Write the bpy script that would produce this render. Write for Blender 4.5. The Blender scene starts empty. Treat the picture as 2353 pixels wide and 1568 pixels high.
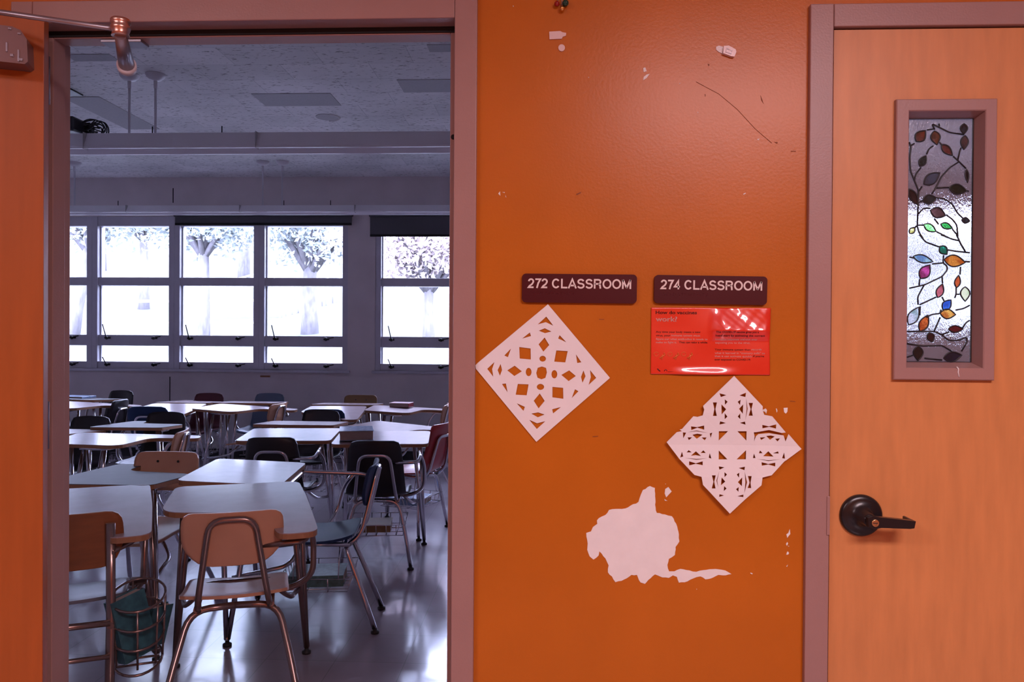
import bpy, bmesh, math, random
from mathutils import Vector, Matrix
from mathutils.geometry import tessellate_polygon
random.seed(7)
PI = math.pi
sc = bpy.context.scene
COL = sc.collection

# ------------------------------------------------------------------ camera
F = 1750.0; CAMH = 1.42; CAMY = -1.735
YAW = math.radians(2.7); PITCH = 12.0/F; ROLL = 0.0066
CAM = Vector((0, CAMY, CAMH))
_f = Vector((-math.sin(YAW)*math.cos(PITCH), math.cos(YAW)*math.cos(PITCH), -math.sin(PITCH)))
_r = Vector((math.cos(YAW), math.sin(YAW), 0)); _u = _r.cross(_f)
_u2 = _u*math.cos(ROLL) - _r*math.sin(ROLL); _r2 = _r*math.cos(ROLL) + _u*math.sin(ROLL)
cd = bpy.data.cameras.new('camera'); cam = bpy.data.objects.new('camera', cd); COL.objects.link(cam)
cd.sensor_width = 36; cd.lens = F/2353*36; cd.clip_start = 0.05; cd.clip_end = 300
m = Matrix((( _r2.x, _u2.x, -_f.x), (_r2.y, _u2.y, -_f.y), (_r2.z, _u2.z, -_f.z))).to_4x4()
m.translation = CAM; cam.matrix_world = m
sc.camera = cam
def ray(px, py): return _f + _r2*((px-1176.5)/F) - _u2*((py-784)/F)
def atY(px, py, y=0.0):
    d = ray(px, py); t = (y-CAM.y)/d.y; return CAM + d*t
def atZ(px, py, z):
    d = ray(px, py); t = (z-CAM.z)/d.z; return CAM + d*t

# ------------------------------------------------------------------ world, lights, exposure
sc.view_settings.view_transform = 'Standard'; sc.view_settings.look = 'None'
sc.view_settings.exposure = 0.0; sc.view_settings.gamma = 1.0
w = bpy.data.worlds.new('world'); sc.world = w; w.use_nodes = True
bg = w.node_tree.nodes['Background']; bg.inputs[0].default_value = (0.62, 0.66, 1.0, 1); bg.inputs[1].default_value = 35.0
def area(name, loc, rot, sx, sy, power, col, portal=False):
    l = bpy.data.lights.new(name, 'AREA'); l.shape = 'RECTANGLE'; l.size = sx; l.size_y = sy
    l.energy = power; l.color = col
    if portal: l.cycles.is_portal = True
    o = bpy.data.objects.new(name, l); COL.objects.link(o); o.location = loc; o.rotation_euler = rot; return o
HALLC = (1.0, 0.745, 0.80)
area('hall_lamp_light', (1.0, -2.3, 2.66), (0, 0, 0), 1.2, 0.5, 84, HALLC)
area('hall_lamp_light', (-1.9, -2.3, 2.66), (0, 0, 0), 1.2, 0.5, 46, HALLC)
area('window_portal', (-2.9, 7.28, 1.9), (-PI/2, 0, 0), 7.6, 1.9, 1, (1, 1, 1), True)
area('window_portal', (4.5, 7.28, 1.9), (-PI/2, 0, 0), 6.5, 1.9, 1, (1, 1, 1), True)

# ------------------------------------------------------------------ materials
def mat(name, col, rough=0.5, metal=0.0, spec=0.5, noise=None, bump=None, coat=0.0, aniso=None):
    """noise=(scale, amount, stretch xyz) value variation; bump=(scale, strength)"""
    M = bpy.data.materials.new(name); M.use_nodes = True; nt = M.node_tree
    b = nt.nodes['Principled BSDF']
    b.inputs['Base Color'].default_value = (*col, 1); b.inputs['Roughness'].default_value = rough
    b.inputs['Metallic'].default_value = metal; b.inputs['Specular IOR Level'].default_value = spec
    b.inputs['Coat Weight'].default_value = coat; b.inputs['Coat Roughness'].default_value = 0.05
    if noise or bump:
        tc = nt.nodes.new('ShaderNodeTexCoord')
    if noise:
        s, a, st = noise
        mp = nt.nodes.new('ShaderNodeMapping'); mp.inputs['Scale'].default_value = st
        nt.links.new(tc.outputs['Object'], mp.inputs[0])
        n = nt.nodes.new('ShaderNodeTexNoise'); n.inputs['Scale'].default_value = s; n.inputs['Detail'].default_value = 5
        nt.links.new(mp.outputs[0], n.inputs['Vector'])
        mr = nt.nodes.new('ShaderNodeMapRange'); mr.inputs['From Min'].default_value = 0.3; mr.inputs['From Max'].default_value = 0.7
        mr.inputs['To Min'].default_value = 1-a; mr.inputs['To Max'].default_value = 1+a
        nt.links.new(n.outputs['Fac'], mr.inputs['Value'])
        mx = nt.nodes.new('ShaderNodeVectorMath'); mx.operation = 'SCALE'; mx.inputs[0].default_value = col
        nt.links.new(mr.outputs[0], mx.inputs['Scale']); nt.links.new(mx.outputs[0], b.inputs['Base Color'])
    if bump:
        n2 = nt.nodes.new('ShaderNodeTexNoise'); n2.inputs['Scale'].default_value = bump[0]; n2.inputs['Detail'].default_value = 3
        nt.links.new(tc.outputs['Object'], n2.inputs['Vector'])
        bp = nt.nodes.new('ShaderNodeBump'); bp.inputs['Strength'].default_value = bump[1]; bp.inputs['Distance'].default_value = 0.004
        nt.links.new(n2.outputs['Fac'], bp.inputs['Height']); nt.links.new(bp.outputs[0], b.inputs['Normal'])
    return M
U = (1, 1, 1)
M = {}
M['orange'] = mat('orange_wall_paint', (0.49, 0.132, 0.009), 0.30, spec=0.29, noise=(3, .08, U), bump=(160, .06))
M['mauve'] = mat('mauve_frame_paint', (0.345, 0.20, 0.18), 0.38, noise=(6, .04, U), bump=(220, .08))
M['wood'] = mat('maple_door_veneer', (0.60, 0.245, 0.083), 0.42, noise=(9, .08, (5, 5, .7)), bump=(90, .03))
M['wood_dk'] = mat('orange_door_veneer', (0.38, 0.09, 0.012), 0.42, noise=(6, .10, (6, 6, .5)))
M['paper'] = mat('white_paper', (0.80, 0.78, 0.78), 0.75, noise=(20, .02, U))
M['plaster'] = mat('bare_white_plaster', (0.80, 0.79, 0.78), 0.85, noise=(25, .03, U))
M['maroon'] = mat('maroon_sign_plastic', (0.065, 0.003, 0.006), 0.42, spec=.22)
M['letter'] = mat('sign_lettering', (0.74, 0.66, 0.62), 0.5)
M['braille'] = mat('maroon_raised_dots', (0.11, 0.008, 0.016), 0.3)
M['black'] = mat('black_lever_metal', (0.012, 0.010, 0.012), 0.28)
M['brass'] = mat('brass_key_cylinder', (0.75, 0.50, 0.26), 0.3, 1.0)
M['steel'] = mat('dull_steel', (0.30, 0.28, 0.32), 0.35, 0.8)
M['closer'] = mat('bronze_closer_paint', (0.20, 0.12, 0.115), 0.35, .4)
M['copper'] = mat('polished_copper_knuckle', (0.62, 0.40, 0.33), 0.3, 1.0)
M['cwall'] = mat('classroom_wall_paint', (0.63, 0.56, 0.57), 0.55, noise=(3, .06, U))
M['cpanel'] = mat('classroom_casing_paint', (0.55, 0.52, 0.54), 0.5, noise=(3, .05, U))
M['wframe'] = mat('window_frame_paint', (0.52, 0.50, 0.56), 0.35, noise=(6, .05, U))
M['shade'] = mat('dark_roller_fabric', (0.09, 0.09, 0.10), 0.8)
M['white'] = mat('white_enamel', (0.78, 0.76, 0.80), 0.3)
M['rod'] = mat('white_rod', (0.60, 0.58, 0.62), 0.35)
M['basebk'] = mat('black_rubber_base', (0.015, 0.015, 0.018), 0.5)
M['tabletop'] = mat('pale_laminate', (0.37, 0.27, 0.275), 0.25, spec=.20, noise=(14, .05, U), bump=(5, .04), coat=.08)
M['topedge'] = mat('brown_edge_band', (0.30, 0.13, 0.06), 0.45)
M['darktop'] = mat('dark_laminate', (0.09, 0.08, 0.09), 0.5, spec=.18, noise=(14, .06, U))
M['tan'] = mat('tan_seat_laminate', (0.52, 0.265, 0.165), 0.34, spec=.28, noise=(9, .06, U))
M['brownwood'] = mat('dark_stained_plywood', (0.21, 0.06, 0.016), 0.35, noise=(7, .16, (1, 1, 6)))
M['dusty'] = mat('worn_seat_laminate', (0.17, 0.155, 0.18), 0.32, spec=.25, noise=(9, .1, U))
M['tube'] = mat('bronze_tube', (0.28, 0.19, 0.17), 0.25, .75)
M['chrome'] = mat('chrome_tube', (0.62, 0.60, 0.64), 0.16, 1.0)
M['pblack'] = mat('black_plastic_shell', (0.016, 0.014, 0.018), 0.38, bump=(300, .1))
M['pnavy'] = mat('navy_plastic_shell', (0.022, 0.045, 0.11), 0.40, spec=.12)
M['pred'] = mat('red_plastic_shell', (0.42, 0.03, 0.035), 0.3)
M['pmaroon'] = mat('dark_red_plastic_shell', (0.10, 0.015, 0.03), 0.35)
M['pgrey'] = mat('slate_blue_plastic_shell', (0.10, 0.14, 0.22), 0.35)
M['pbrown'] = mat('ochre_brown_laminate', (0.25, 0.14, 0.06), 0.4)
M['foot'] = mat('black_foot_glide', (0.02, 0.02, 0.02), 0.5)
M['redball'] = mat('dark_red_ball', (0.16, 0.012, 0.03), 0.85)
M['bk_teal'] = mat('teal_book_cover', (0.035, 0.11, 0.13), 0.4, noise=(30, .35, U))
M['bk_green'] = mat('green_book_cover', (0.08, 0.17, 0.17), 0.35, noise=(40, .3, U))
M['bk_red'] = mat('red_book_cover', (0.28, 0.03, 0.05), 0.3)
M['bk_blue'] = mat('blue_white_book_cover', (0.32, 0.42, 0.62), 0.22, noise=(30, .4, U))
M['pages'] = mat('book_pages', (0.42, 0.31, 0.27), 0.8, noise=(60, .15, (1, 1, 20)))
M['gold'] = mat('gold_bell', (0.75, 0.45, 0.15), 0.2, 1.0)
M['gred'] = mat('red_glass_bead', (0.30, 0.01, 0.01), 0.15)
M['ggreen'] = mat('dark_green_bead', (0.01, 0.05, 0.03), 0.15)
M['cleartape'] = mat('clear_plastic_strip', (0.75, 0.60, 0.58), 0.2, coat=.5)
M['poster'] = mat('red_laminated_sheet', (0.72, 0.028, 0.010), 0.33, coat=1.0)
M['ink_dark'] = mat('dark_print', (0.10, 0.012, 0.01), 0.4)
M['ink_pale'] = mat('pale_print', (0.80, 0.50, 0.46), 0.4)
M['ink_orange'] = mat('orange_print', (0.75, 0.16, 0.03), 0.4)
M['scratch'] = mat('brown_scuff', (0.22, 0.06, 0.015), 0.7)
M['lead'] = mat('black_leading', (0.010, 0.008, 0.010), 0.4)
M['dark'] = mat('dark_gap', (0.008, 0.007, 0.008), 0.8)
M['cable'] = mat('black_cable', (0.012, 0.012, 0.016), 0.4)
M['tileA'] = mat('grey_replacement_tile', (0.42, 0.41, 0.43), 0.9, noise=(60, .05, U))
M['patch'] = mat('pale_ceiling_patch', (0.62, 0.60, 0.60), 0.9)
M['bark'] = mat('pale_bark', (0.135, 0.125, 0.13), 0.9, noise=(4, .3, (3, 3, 1)))
M['leafA'] = mat('grey_green_foliage', (0.34, 0.38, 0.37), 0.8)  # leaf colours are paled to stand in for haze and glare outdoors
M['leafB'] = mat('yellow_green_foliage', (0.42, 0.42, 0.28), 0.8)
M['leafC'] = mat('autumn_foliage', (0.55, 0.47, 0.46), 0.8)
M['grass'] = mat('pale_lawn', (0.066, 0.072, 0.058), 0.9, noise=(.7, .2, U))
M['conc'] = mat('pale_concrete', (0.125, 0.12, 0.125), 0.9, noise=(2, .1, U))
M['hallfloor'] = mat('hall_floor_tile', (0.35, 0.30, 0.27), 0.3)
M['hallceil'] = mat('hall_ceiling', (0.75, 0.72, 0.70), 0.9)

def ceiling_mat():
    X = mat('speckled_acoustic_tile', (0.6, 0.6, 0.6), 0.9, spec=.1); nt = X.node_tree; b = nt.nodes['Principled BSDF']; L = nt.links.new
    tc = nt.nodes.new('ShaderNodeTexCoord')
    br = nt.nodes.new('ShaderNodeTexBrick'); br.offset = 0.5; br.inputs['Scale'].default_value = 1.0
    br.inputs['Brick Width'].default_value = .61; br.inputs['Row Height'].default_value = .305; br.inputs['Mortar Size'].default_value = .0022
    br.inputs['Color1'].default_value = (.78, .76, .77, 1); br.inputs['Color2'].default_value = (.68, .67, .68, 1); br.inputs['Mortar'].default_value = (.50, .50, .52, 1)
    L(tc.outputs['Object'], br.inputs['Vector'])
    mp = nt.nodes.new('ShaderNodeMapping'); mp.inputs['Scale'].default_value = (1, 1, 1); mp.inputs['Rotation'].default_value = (0, 0, .8); L(tc.outputs['Object'], mp.inputs[0])
    mp.inputs['Scale'].default_value = (1, 2.6, 1)
    n = nt.nodes.new('ShaderNodeTexNoise'); n.inputs['Scale'].default_value = 26; n.inputs['Detail'].default_value = 4; L(mp.outputs[0], n.inputs['Vector'])
    cr = nt.nodes.new('ShaderNodeValToRGB'); cr.color_ramp.elements[0].position = .30; cr.color_ramp.elements[0].color = (.35, .35, .35, 1)
    cr.color_ramp.elements[1].position = .42; cr.color_ramp.elements[1].color = (1, 1, 1, 1); L(n.outputs['Fac'], cr.inputs[0])
    n3 = nt.nodes.new('ShaderNodeTexNoise'); n3.inputs['Scale'].default_value = 1.3; n3.inputs['Detail'].default_value = 2; L(tc.outputs['Object'], n3.inputs['Vector'])
    mr = nt.nodes.new('ShaderNodeMapRange'); mr.inputs['From Min'].default_value = .3; mr.inputs['From Max'].default_value = .7; mr.inputs['To Min'].default_value = .85; mr.inputs['To Max'].default_value = 1.12
    L(n3.outputs['Fac'], mr.inputs[0])
    m1 = nt.nodes.new('ShaderNodeMix'); m1.data_type = 'RGBA'; m1.blend_type = 'MULTIPLY'; m1.inputs[0].default_value = 1
    L(br.outputs['Color'], m1.inputs[6]); L(cr.outputs[0], m1.inputs[7])
    m2 = nt.nodes.new('ShaderNodeVectorMath'); m2.operation = 'SCALE'; L(m1.outputs[2], m2.inputs[0]); L(mr.outputs[0], m2.inputs['Scale'])
    L(m2.outputs[0], b.inputs['Base Color']); return X
def floor_mat():
    X = mat('waxed_vinyl_tile', (0.3, 0.3, 0.3), 0.2); nt = X.node_tree; b = nt.nodes['Principled BSDF']; L = nt.links.new
    tc = nt.nodes.new('ShaderNodeTexCoord')
    br = nt.nodes.new('ShaderNodeTexBrick'); br.offset = 0; br.inputs['Scale'].default_value = 1.0
    br.inputs['Brick Width'].default_value = .305; br.inputs['Row Height'].default_value = .305; br.inputs['Mortar Size'].default_value = .0016
    br.inputs['Color1'].default_value = (.35, .30, .345, 1); br.inputs['Color2'].default_value = (.325, .28, .32, 1); br.inputs['Mortar'].default_value = (.25, .23, .25, 1)
    L(tc.outputs['Object'], br.inputs['Vector'])
    n = nt.nodes.new('ShaderNodeTexNoise'); n.inputs['Scale'].default_value = 2.2; n.inputs['Detail'].default_value = 7; n.inputs['Roughness'].default_value = .65; L(tc.outputs['Object'], n.inputs['Vector'])
    mr = nt.nodes.new('ShaderNodeMapRange'); mr.inputs['From Min'].default_value = .35; mr.inputs['From Max'].default_value = .65; mr.inputs['To Min'].default_value = .17; mr.inputs['To Max'].default_value = .27
    L(n.outputs['Fac'], mr.inputs[0]); L(mr.outputs[0], b.inputs['Roughness'])
    m3 = nt.nodes.new('ShaderNodeMapRange'); m3.inputs['From Min'].default_value = .35; m3.inputs['From Max'].default_value = .65; m3.inputs['To Min'].default_value = 1.06; m3.inputs['To Max'].default_value = .93
    L(n.outputs['Fac'], m3.inputs[0])
    m2 = nt.nodes.new('ShaderNodeVectorMath'); m2.operation = 'SCALE'; L(br.outputs['Color'], m2.inputs[0]); L(m3.outputs[0], m2.inputs['Scale'])
    L(m2.outputs[0], b.inputs['Base Color'])
    n2 = nt.nodes.new('ShaderNodeTexNoise'); n2.inputs['Scale'].default_value = 7; n2.inputs['Detail'].default_value = 3; L(tc.outputs['Object'], n2.inputs['Vector'])
    bp = nt.nodes.new('ShaderNodeBump'); bp.inputs['Strength'].default_value = .08; bp.inputs['Distance'].default_value = .01; L(bp.outputs[0], b.inputs['Coat Normal']); L(n2.outputs['Fac'], bp.inputs['Height']); L(bp.outputs[0], b.inputs['Normal'])
    b.inputs['Specular IOR Level'].default_value = .7; b.inputs['Coat Weight'].default_value = .45; b.inputs['Coat Roughness'].default_value = .10
    return X
def clear_glass():
    X = bpy.data.materials.new('window_glass'); X.use_nodes = True; nt = X.node_tree; nt.nodes.clear()
    o = nt.nodes.new('ShaderNodeOutputMaterial'); t = nt.nodes.new('ShaderNodeBsdfTransparent'); t.inputs[0].default_value = (.93, .95, .97, 1)
    g = nt.nodes.new('ShaderNodeBsdfGlossy'); g.inputs['Roughness'].default_value = .02
    f = nt.nodes.new('ShaderNodeFresnel'); f.inputs[0].default_value = 1.35; mx = nt.nodes.new('ShaderNodeMixShader')
    nt.links.new(f.outputs[0], mx.inputs[0]); nt.links.new(t.outputs[0], mx.inputs[1]); nt.links.new(g.outputs[0], mx.inputs[2]); nt.links.new(mx.outputs[0], o.inputs[0]); return X
def art_glass(name, col, rough=.06, speck=0.9, scale=120, tint2=None):
    """textured coloured glass sheet that lets the far window shine through"""
    X = bpy.data.materials.new(name); X.use_nodes = True; nt = X.node_tree; nt.nodes.clear(); L = nt.links.new
    o = nt.nodes.new('ShaderNodeOutputMaterial')
    tc = nt.nodes.new('ShaderNodeTexCoord'); mp = nt.nodes.new('ShaderNodeMapping'); mp.inputs['Scale'].default_value = (1, 1, .6); L(tc.outputs['Object'], mp.inputs[0])
    n = nt.nodes.new('ShaderNodeTexNoise'); n.inputs['Scale'].default_value = scale*2; n.inputs['Detail'].default_value = 2; L(mp.outputs[0], n.inputs['Vector'])
    bp = nt.nodes.new('ShaderNodeBump'); bp.inputs['Strength'].default_value = speck; bp.inputs['Distance'].default_value = .0012; L(n.outputs['Fac'], bp.inputs['Height'])
    r = nt.nodes.new('ShaderNodeBsdfRefraction'); r.inputs['IOR'].default_value = 1.22; r.inputs['Roughness'].default_value = rough; L(bp.outputs[0], r.inputs['Normal'])
    if tint2:
        n2 = nt.nodes.new('ShaderNodeTexNoise'); n2.inputs['Scale'].default_value = 45; n2.inputs['Detail'].default_value = 2; L(tc.outputs['Object'], n2.inputs['Vector'])
        cr = nt.nodes.new('ShaderNodeValToRGB'); cr.color_ramp.elements[0].position = .42; cr.color_ramp.elements[0].color = (*col, 1)
        cr.color_ramp.elements[1].position = .58; cr.color_ramp.elements[1].color = (*tint2, 1); L(n2.outputs['Fac'], cr.inputs[0]); L(cr.outputs[0], r.inputs['Color'])
    else: r.inputs['Color'].default_value = (*col, 1)
    d = nt.nodes.new('ShaderNodeBsdfDiffuse'); d.inputs[0].default_value = (*[min(1, c*.35+.06) for c in col], 1)
    g = nt.nodes.new('ShaderNodeBsdfGlossy'); g.inputs['Roughness'].default_value = .12; L(bp.outputs[0], g.inputs['Normal'])
    m1 = nt.nodes.new('ShaderNodeMixShader'); m1.inputs[0].default_value = .22; L(r.outputs[0], m1.inputs[1]); L(d.outputs[0], m1.inputs[2])
    m2 = nt.nodes.new('ShaderNodeMixShader'); m2.inputs[0].default_value = .04; L(m1.outputs[0], m2.inputs[1]); L(g.outputs[0], m2.inputs[2])
    L(m2.outputs[0], o.inputs[0]); return X
M['ceil'] = ceiling_mat(); M['floor'] = floor_mat(); M['glass'] = clear_glass()

# ------------------------------------------------------------------ mesh helpers
def T(v): return Vector(v)
def add_box(bm, lo, hi, bev=0.0, mx=None):
    v = [bm.verts.new((x, y, z)) for x in (lo[0], hi[0]) for y in (lo[1], hi[1]) for z in (lo[2], hi[2])]
    fs = [(0,1,3,2), (4,6,7,5), (0,4,5,1), (2,3,7,6), (0,2,6,4), (1,5,7,3)]
    F_ = [bm.faces.new([v[i] for i in f]) for f in fs]
    es = list({e for f in F_ for e in f.edges})
    if bev > 0:
        r = bmesh.ops.bevel(bm, geom=es, offset=bev, segments=2, affect='EDGES', profile=.5)
        if mx: bmesh.ops.transform(bm, matrix=mx, verts=list({vv for f in r['faces'] for vv in f.verts} | {vv for f in F_ if f.is_valid for vv in f.verts}))
    elif mx: bmesh.ops.transform(bm, matrix=mx, verts=v)
def fillet(pts, r, n=5):
    pts = [Vector(p) for p in pts]; out = [pts[0]]
    for i in range(1, len(pts)-1):
        a, b, c = pts[i-1], pts[i], pts[i+1]
        d1 = (a-b); d2 = (c-b); rr = min(r, d1.length*.48, d2.length*.48)
        p, q = b+d1.normalized()*rr, b+d2.normalized()*rr
        for k in range(n+1):
            t = k/n; out.append(p*(1-t)**2 + b*2*t*(1-t) + q*t*t)
    out.append(pts[-1]); return out
def add_tube(bm, pts, r, seg=10, fr=0.0, r2=None, closed=False, flat=1.0):
    pts = fillet(pts, fr) if fr > 0 else [Vector(p) for p in pts]
    n = len(pts); rings = []
    t0 = (pts[1]-pts[0]).normalized()
    up = Vector((0, 0, 1)) if abs(t0.z) < .9 else Vector((1, 0, 0))
    s = t0.cross(up).normalized()
    for i, p in enumerate(pts):
        if closed: t = (pts[(i+1) % n]-pts[i-1]).normalized()
        else: t = (pts[min(i+1, n-1)]-pts[max(i-1, 0)]).normalized()
        s = (s - t*s.dot(t)).normalized(); u = t.cross(s)
        rad = r if r2 is None else r + (r2-r)*i/(n-1)
        rings.append([bm.verts.new(p + (s*math.cos(2*PI*k/seg)*flat + u*math.sin(2*PI*k/seg))*rad) for k in range(seg)])
    for i in range(n if closed else n-1):
        A, B = rings[i], rings[(i+1) % n]
        for k in range(seg):
            f = bm.faces.new((A[k], A[(k+1) % seg], B[(k+1) % seg], B[k])); f.smooth = True
    if not closed:
        bm.faces.new(rings[0][::-1]); bm.faces.new(rings[-1])
def add_lathe(bm, prof, mx=None, seg=24):
    """prof: list of (radius, z) ; closed with caps"""
    rings = []
    for r, z in prof:
        rings.append([bm.verts.new((r*math.cos(2*PI*k/seg), r*math.sin(2*PI*k/seg), z)) for k in range(seg)])
    for A, B in zip(rings, rings[1:]):
        for k in range(seg):
            f = bm.faces.new((A[k], A[(k+1) % seg], B[(k+1) % seg], B[k])); f.smooth = True
    bm.faces.new(rings[0][::-1]); bm.faces.new(rings[-1])
    if mx: bmesh.ops.transform(bm, matrix=mx, verts=[v for R in rings for v in R])
def add_prism(bm, outline, holes, f3, depth, seg=None):
    """outline/holes 2-D; f3(u,v,d) -> 3-D; front at d=0, back at d=depth"""
    loops = [outline] + list(holes)
    tris = tessellate_polygon([[Vector((p[0], p[1], 0)) for p in l] for l in loops])
    flat = [p for l in loops for p in l]
    A = [bm.verts.new(f3(p[0], p[1], 0)) for p in flat]; B = [bm.verts.new(f3(p[0], p[1], depth)) for p in flat]
    for t in tris:
        try:
            bm.faces.new([A[i] for i in t]); bm.faces.new([B[i] for i in reversed(t)])
        except ValueError: pass
    o = 0
    for l in loops:
        n = len(l)
        for i in range(n):
            a, b = o+i, o+(i+1) % n
            try: bm.faces.new((A[a], A[b], B[b], B[a]))
            except ValueError: pass
        o += n
def obj(name, bm, mt, parent=None, smooth=False, mods=None):
    bmesh.ops.recalc_face_normals(bm, faces=bm.faces[:])
    me = bpy.data.meshes.new(name); bm.to_mesh(me); bm.free()
    return mobj(name, me, mt, parent)
def mobj(name, me, mt, parent=None):
    if mt is not None and len(me.materials) == 0:
        for x in (mt if isinstance(mt, (list, tuple)) else [mt]): me.materials.append(x)
    o = bpy.data.objects.new(name, me); COL.objects.link(o)
    if parent: o.parent = parent
    return o
def empty(name, loc=(0, 0, 0), rz=0.0):
    o = bpy.data.objects.new(name, None); COL.objects.link(o); o.location = loc; o.rotation_euler = (0, 0, rz); o.empty_display_size = .1; return o
def tag(o, label, cat, group=None):
    o['label'] = label; o['category'] = cat
    if group: o['group'] = group
    return o
def struct(o, label=None):
    o['kind'] = 'structure'
    if label: o['label'] = label
    return o
def BM(): return bmesh.new()
def box(name, lo, hi, mt, parent=None, bev=0.0):
    b = BM(); add_box(b, lo, hi, bev); return obj(name, b, mt, parent)
def wallf(y0):          # 2-D (X,Z) on a wall facing the hall at y=y0, depth grows away from the hall
    return lambda u, v, d: Vector((u, y0+d, v))
def W(px, py, y=0.0):
    p = atY(px, py, y); return (p.x, p.z)
def text_mesh(body, size, extr=0.0004, bold=0.0, spacing=1.0, align='LEFT'):
    c = bpy.data.curves.new('t', 'FONT'); c.body = body; c.size = size; c.extrude = extr; c.offset = bold; c.space_character = spacing; c.align_x = align
    c.resolution_u = 3
    o = bpy.data.objects.new('t', c); me = bpy.data.meshes.new_from_object(o); bpy.data.objects.remove(o); me.materials.clear(); return me
def fit_text(body, x0, x1, z0, h, y, bold=0.0, angle=0.0, extr=.0004):
    """text standing on the hall wall between x0 and x1, baseline z0, cap height h, front at y"""
    me = text_mesh(body, 1.0, .001, bold)
    xs = [v.co.x for v in me.vertices]; ys = [v.co.y for v in me.vertices]
    cap = text_mesh('H', 1.0, .001, 0); ch = max(v.co.y for v in cap.vertices); bpy.data.meshes.remove(cap)
    sx = (x1-x0)/(max(xs)-min(xs)); mnx = min(xs)
    for v in me.vertices:
        a = (v.co.x-mnx)*sx; b = v.co.y*h/ch
        v.co = Vector((x0 + a*math.cos(angle) - b*math.sin(angle), y - (v.co.z/.001)*extr, z0 + a*math.sin(angle) + b*math.cos(angle)))
    return me

# ================================================================== THE HALL WALL
XL = W(81, 800)[0]                      # left jamb rabbet of the open doorway
XR = W(1042, 800)[0]                     # right jamb rabbet
ZT = W(600, 52)[1]                       # head of the open doorway
X2L = W(1904, 800)[0]; X2R = X2L+0.93; ZT2 = W(2130, 64)[1]
FW = 0.051
bm = BM()
HL, HR, HT = -4.2, 4.2, 2.70
add_prism(bm, [(HL, 0), (HR, 0), (HR, HT), (HL, HT)],
          [[(XL-.02, 0.001), (XR+.02, 0.001), (XR+.02, ZT+.02), (XL-.02, ZT+.02)], [(X2L-.02, .001), (X2R+.02, .001), (X2R+.02, ZT2+.02), (X2L-.02, ZT2+.02)]],
          wallf(0), .10)
wall = struct(obj('wall_front', bm, M['orange']), 'orange painted corridor wall between the two classroom doors')
def side_frame(name, xl, xr, zt, label, xo_left=True):
    r = struct(empty(name, ((xl+xr)/2, 0, 0)), label); ox = (xl+xr)/2
    def bar(n, segs):
        b = BM()
        for lo, hi in segs: add_box(b, (lo[0]-ox, lo[1], lo[2]), (hi[0]-ox, hi[1], hi[2]), .002)
        return obj(n, b, M['mauve'], r)
    Y0, YS, YE, Y2 = -.014, .040, .085, .13
    bar('jamb', [((xl-FW, Y0, 0), (xl, YS, zt+FW)), ((xl-.03, YS-.001, 0), (xl+.016, YE, zt)), ((xl-.03, YE-.001, 0), (xl, Y2, zt))])
    bar('jamb', [((xr, Y0, 0), (xr+FW, YS, zt+FW)), ((xr-.016, YS-.001, 0), (xr+.03, YE, zt)), ((xr, YE-.001, 0), (xr+.03, Y2, zt))])
    bar('head', [((xl+.0005, Y0+.0003, zt), (xr-.0005, YS, zt+FW)), ((xl+.016, YS-.001, zt-.016), (xr-.016, YE, zt+.03)), ((xl, YE-.001, zt), (xr, Y2, zt+.03))])
    return r
fr1 = side_frame('trim_1', XL, XR, ZT, 'mauve steel frame round the open doorway of room 272')
fr2 = side_frame('trim_2', X2L, X2R, ZT2, 'mauve steel frame round the closed maple door')
# strike plates on both frames
b = BM(); ox = fr1.location.x; z0, z1 = W(1038, 1222)[1], W(1038, 1128)[1]
add_box(b, (XR-.0012-ox, -.004, z0), (XR+.001-ox, .036, z1), .0006)
add_box(b, (XR-.002-ox, .004, (z0+z1)/2-.022), (XR-.0005-ox, .028, (z0+z1)/2+.022), .0004)
o = obj('strike_plate', b, M['closer'], fr1); o['label'] = 'dark strike plate'
b = BM(); ox = fr1.location.x; zz = W(1040, 305)[1]
add_lathe(b, [(.002, 0), (.006, 0), (.006, .003), (.002, .004)], Matrix.Translation((XR-.008-ox, .040, zz)) @ Matrix.Rotation(PI/2, 4, 'X'), 12)
obj('rubber_bumper', b, M['dark'], fr1)
# dark strip under the head and down the right jamb of the open doorway
b = BM(); add_box(b, (XL+.001-ox, .034, ZT-.013), (XR-.001-ox, .0395, ZT-.0005)); add_box(b, (XR-.0045-ox, .033, 0.01), (XR-.0005-ox, .0392, ZT-.013))
obj('dark_strip', b, M['dark'], fr1)
b = BM(); ox = fr2.location.x; z0, z1 = W(1902, 1226)[1], W(1902, 1138)[1]
add_box(b, (X2L-.006-ox, -.0165, z0), (X2L+.0005-ox, -.0135, z1), .0008); obj('strike_plate', b, M['mauve'], fr2)

# ---------------- peeled paint, chips and scuffs belong to the wall
def zmap(s, ox, oy): return lambda x, y: W(ox+x/s, oy+y/s)
Z3 = zmap(4.479, 1080, 680); Z4 = zmap(4.611, 1500, 850); Z5 = zmap(4.357, 1320, 1100); Z1 = zmap(2.8695, 1080, 0); ZS = zmap(3.795, 1180, 600)
def ragged(poly, amp, step):
    out = []; rnd = random.Random(3)
    for i in range(len(poly)):
        a, c = Vector(poly[i]), Vector(poly[(i+1) % len(poly)]); d = c-a; n = max(1, int(d.length/step)); nn = Vector((-d.y, d.x)).normalized()
        for k in range(n):
            j = rnd.uniform(-amp, amp) if k else 0
            out.append(tuple(a + d*(k/n) + nn*j))
    return out
def wall_patch(name, poly, zf, mt, y=-.0009, rag=None, label=None, parent=wall):
    pts = [zf(*p) for p in poly]
    if rag: pts = ragged(pts, *rag)
    b = BM(); add_prism(b, pts, [], wallf(y), .0007); o = obj(name, b, mt, parent)
    if label: o['label'] = label
    return o
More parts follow.
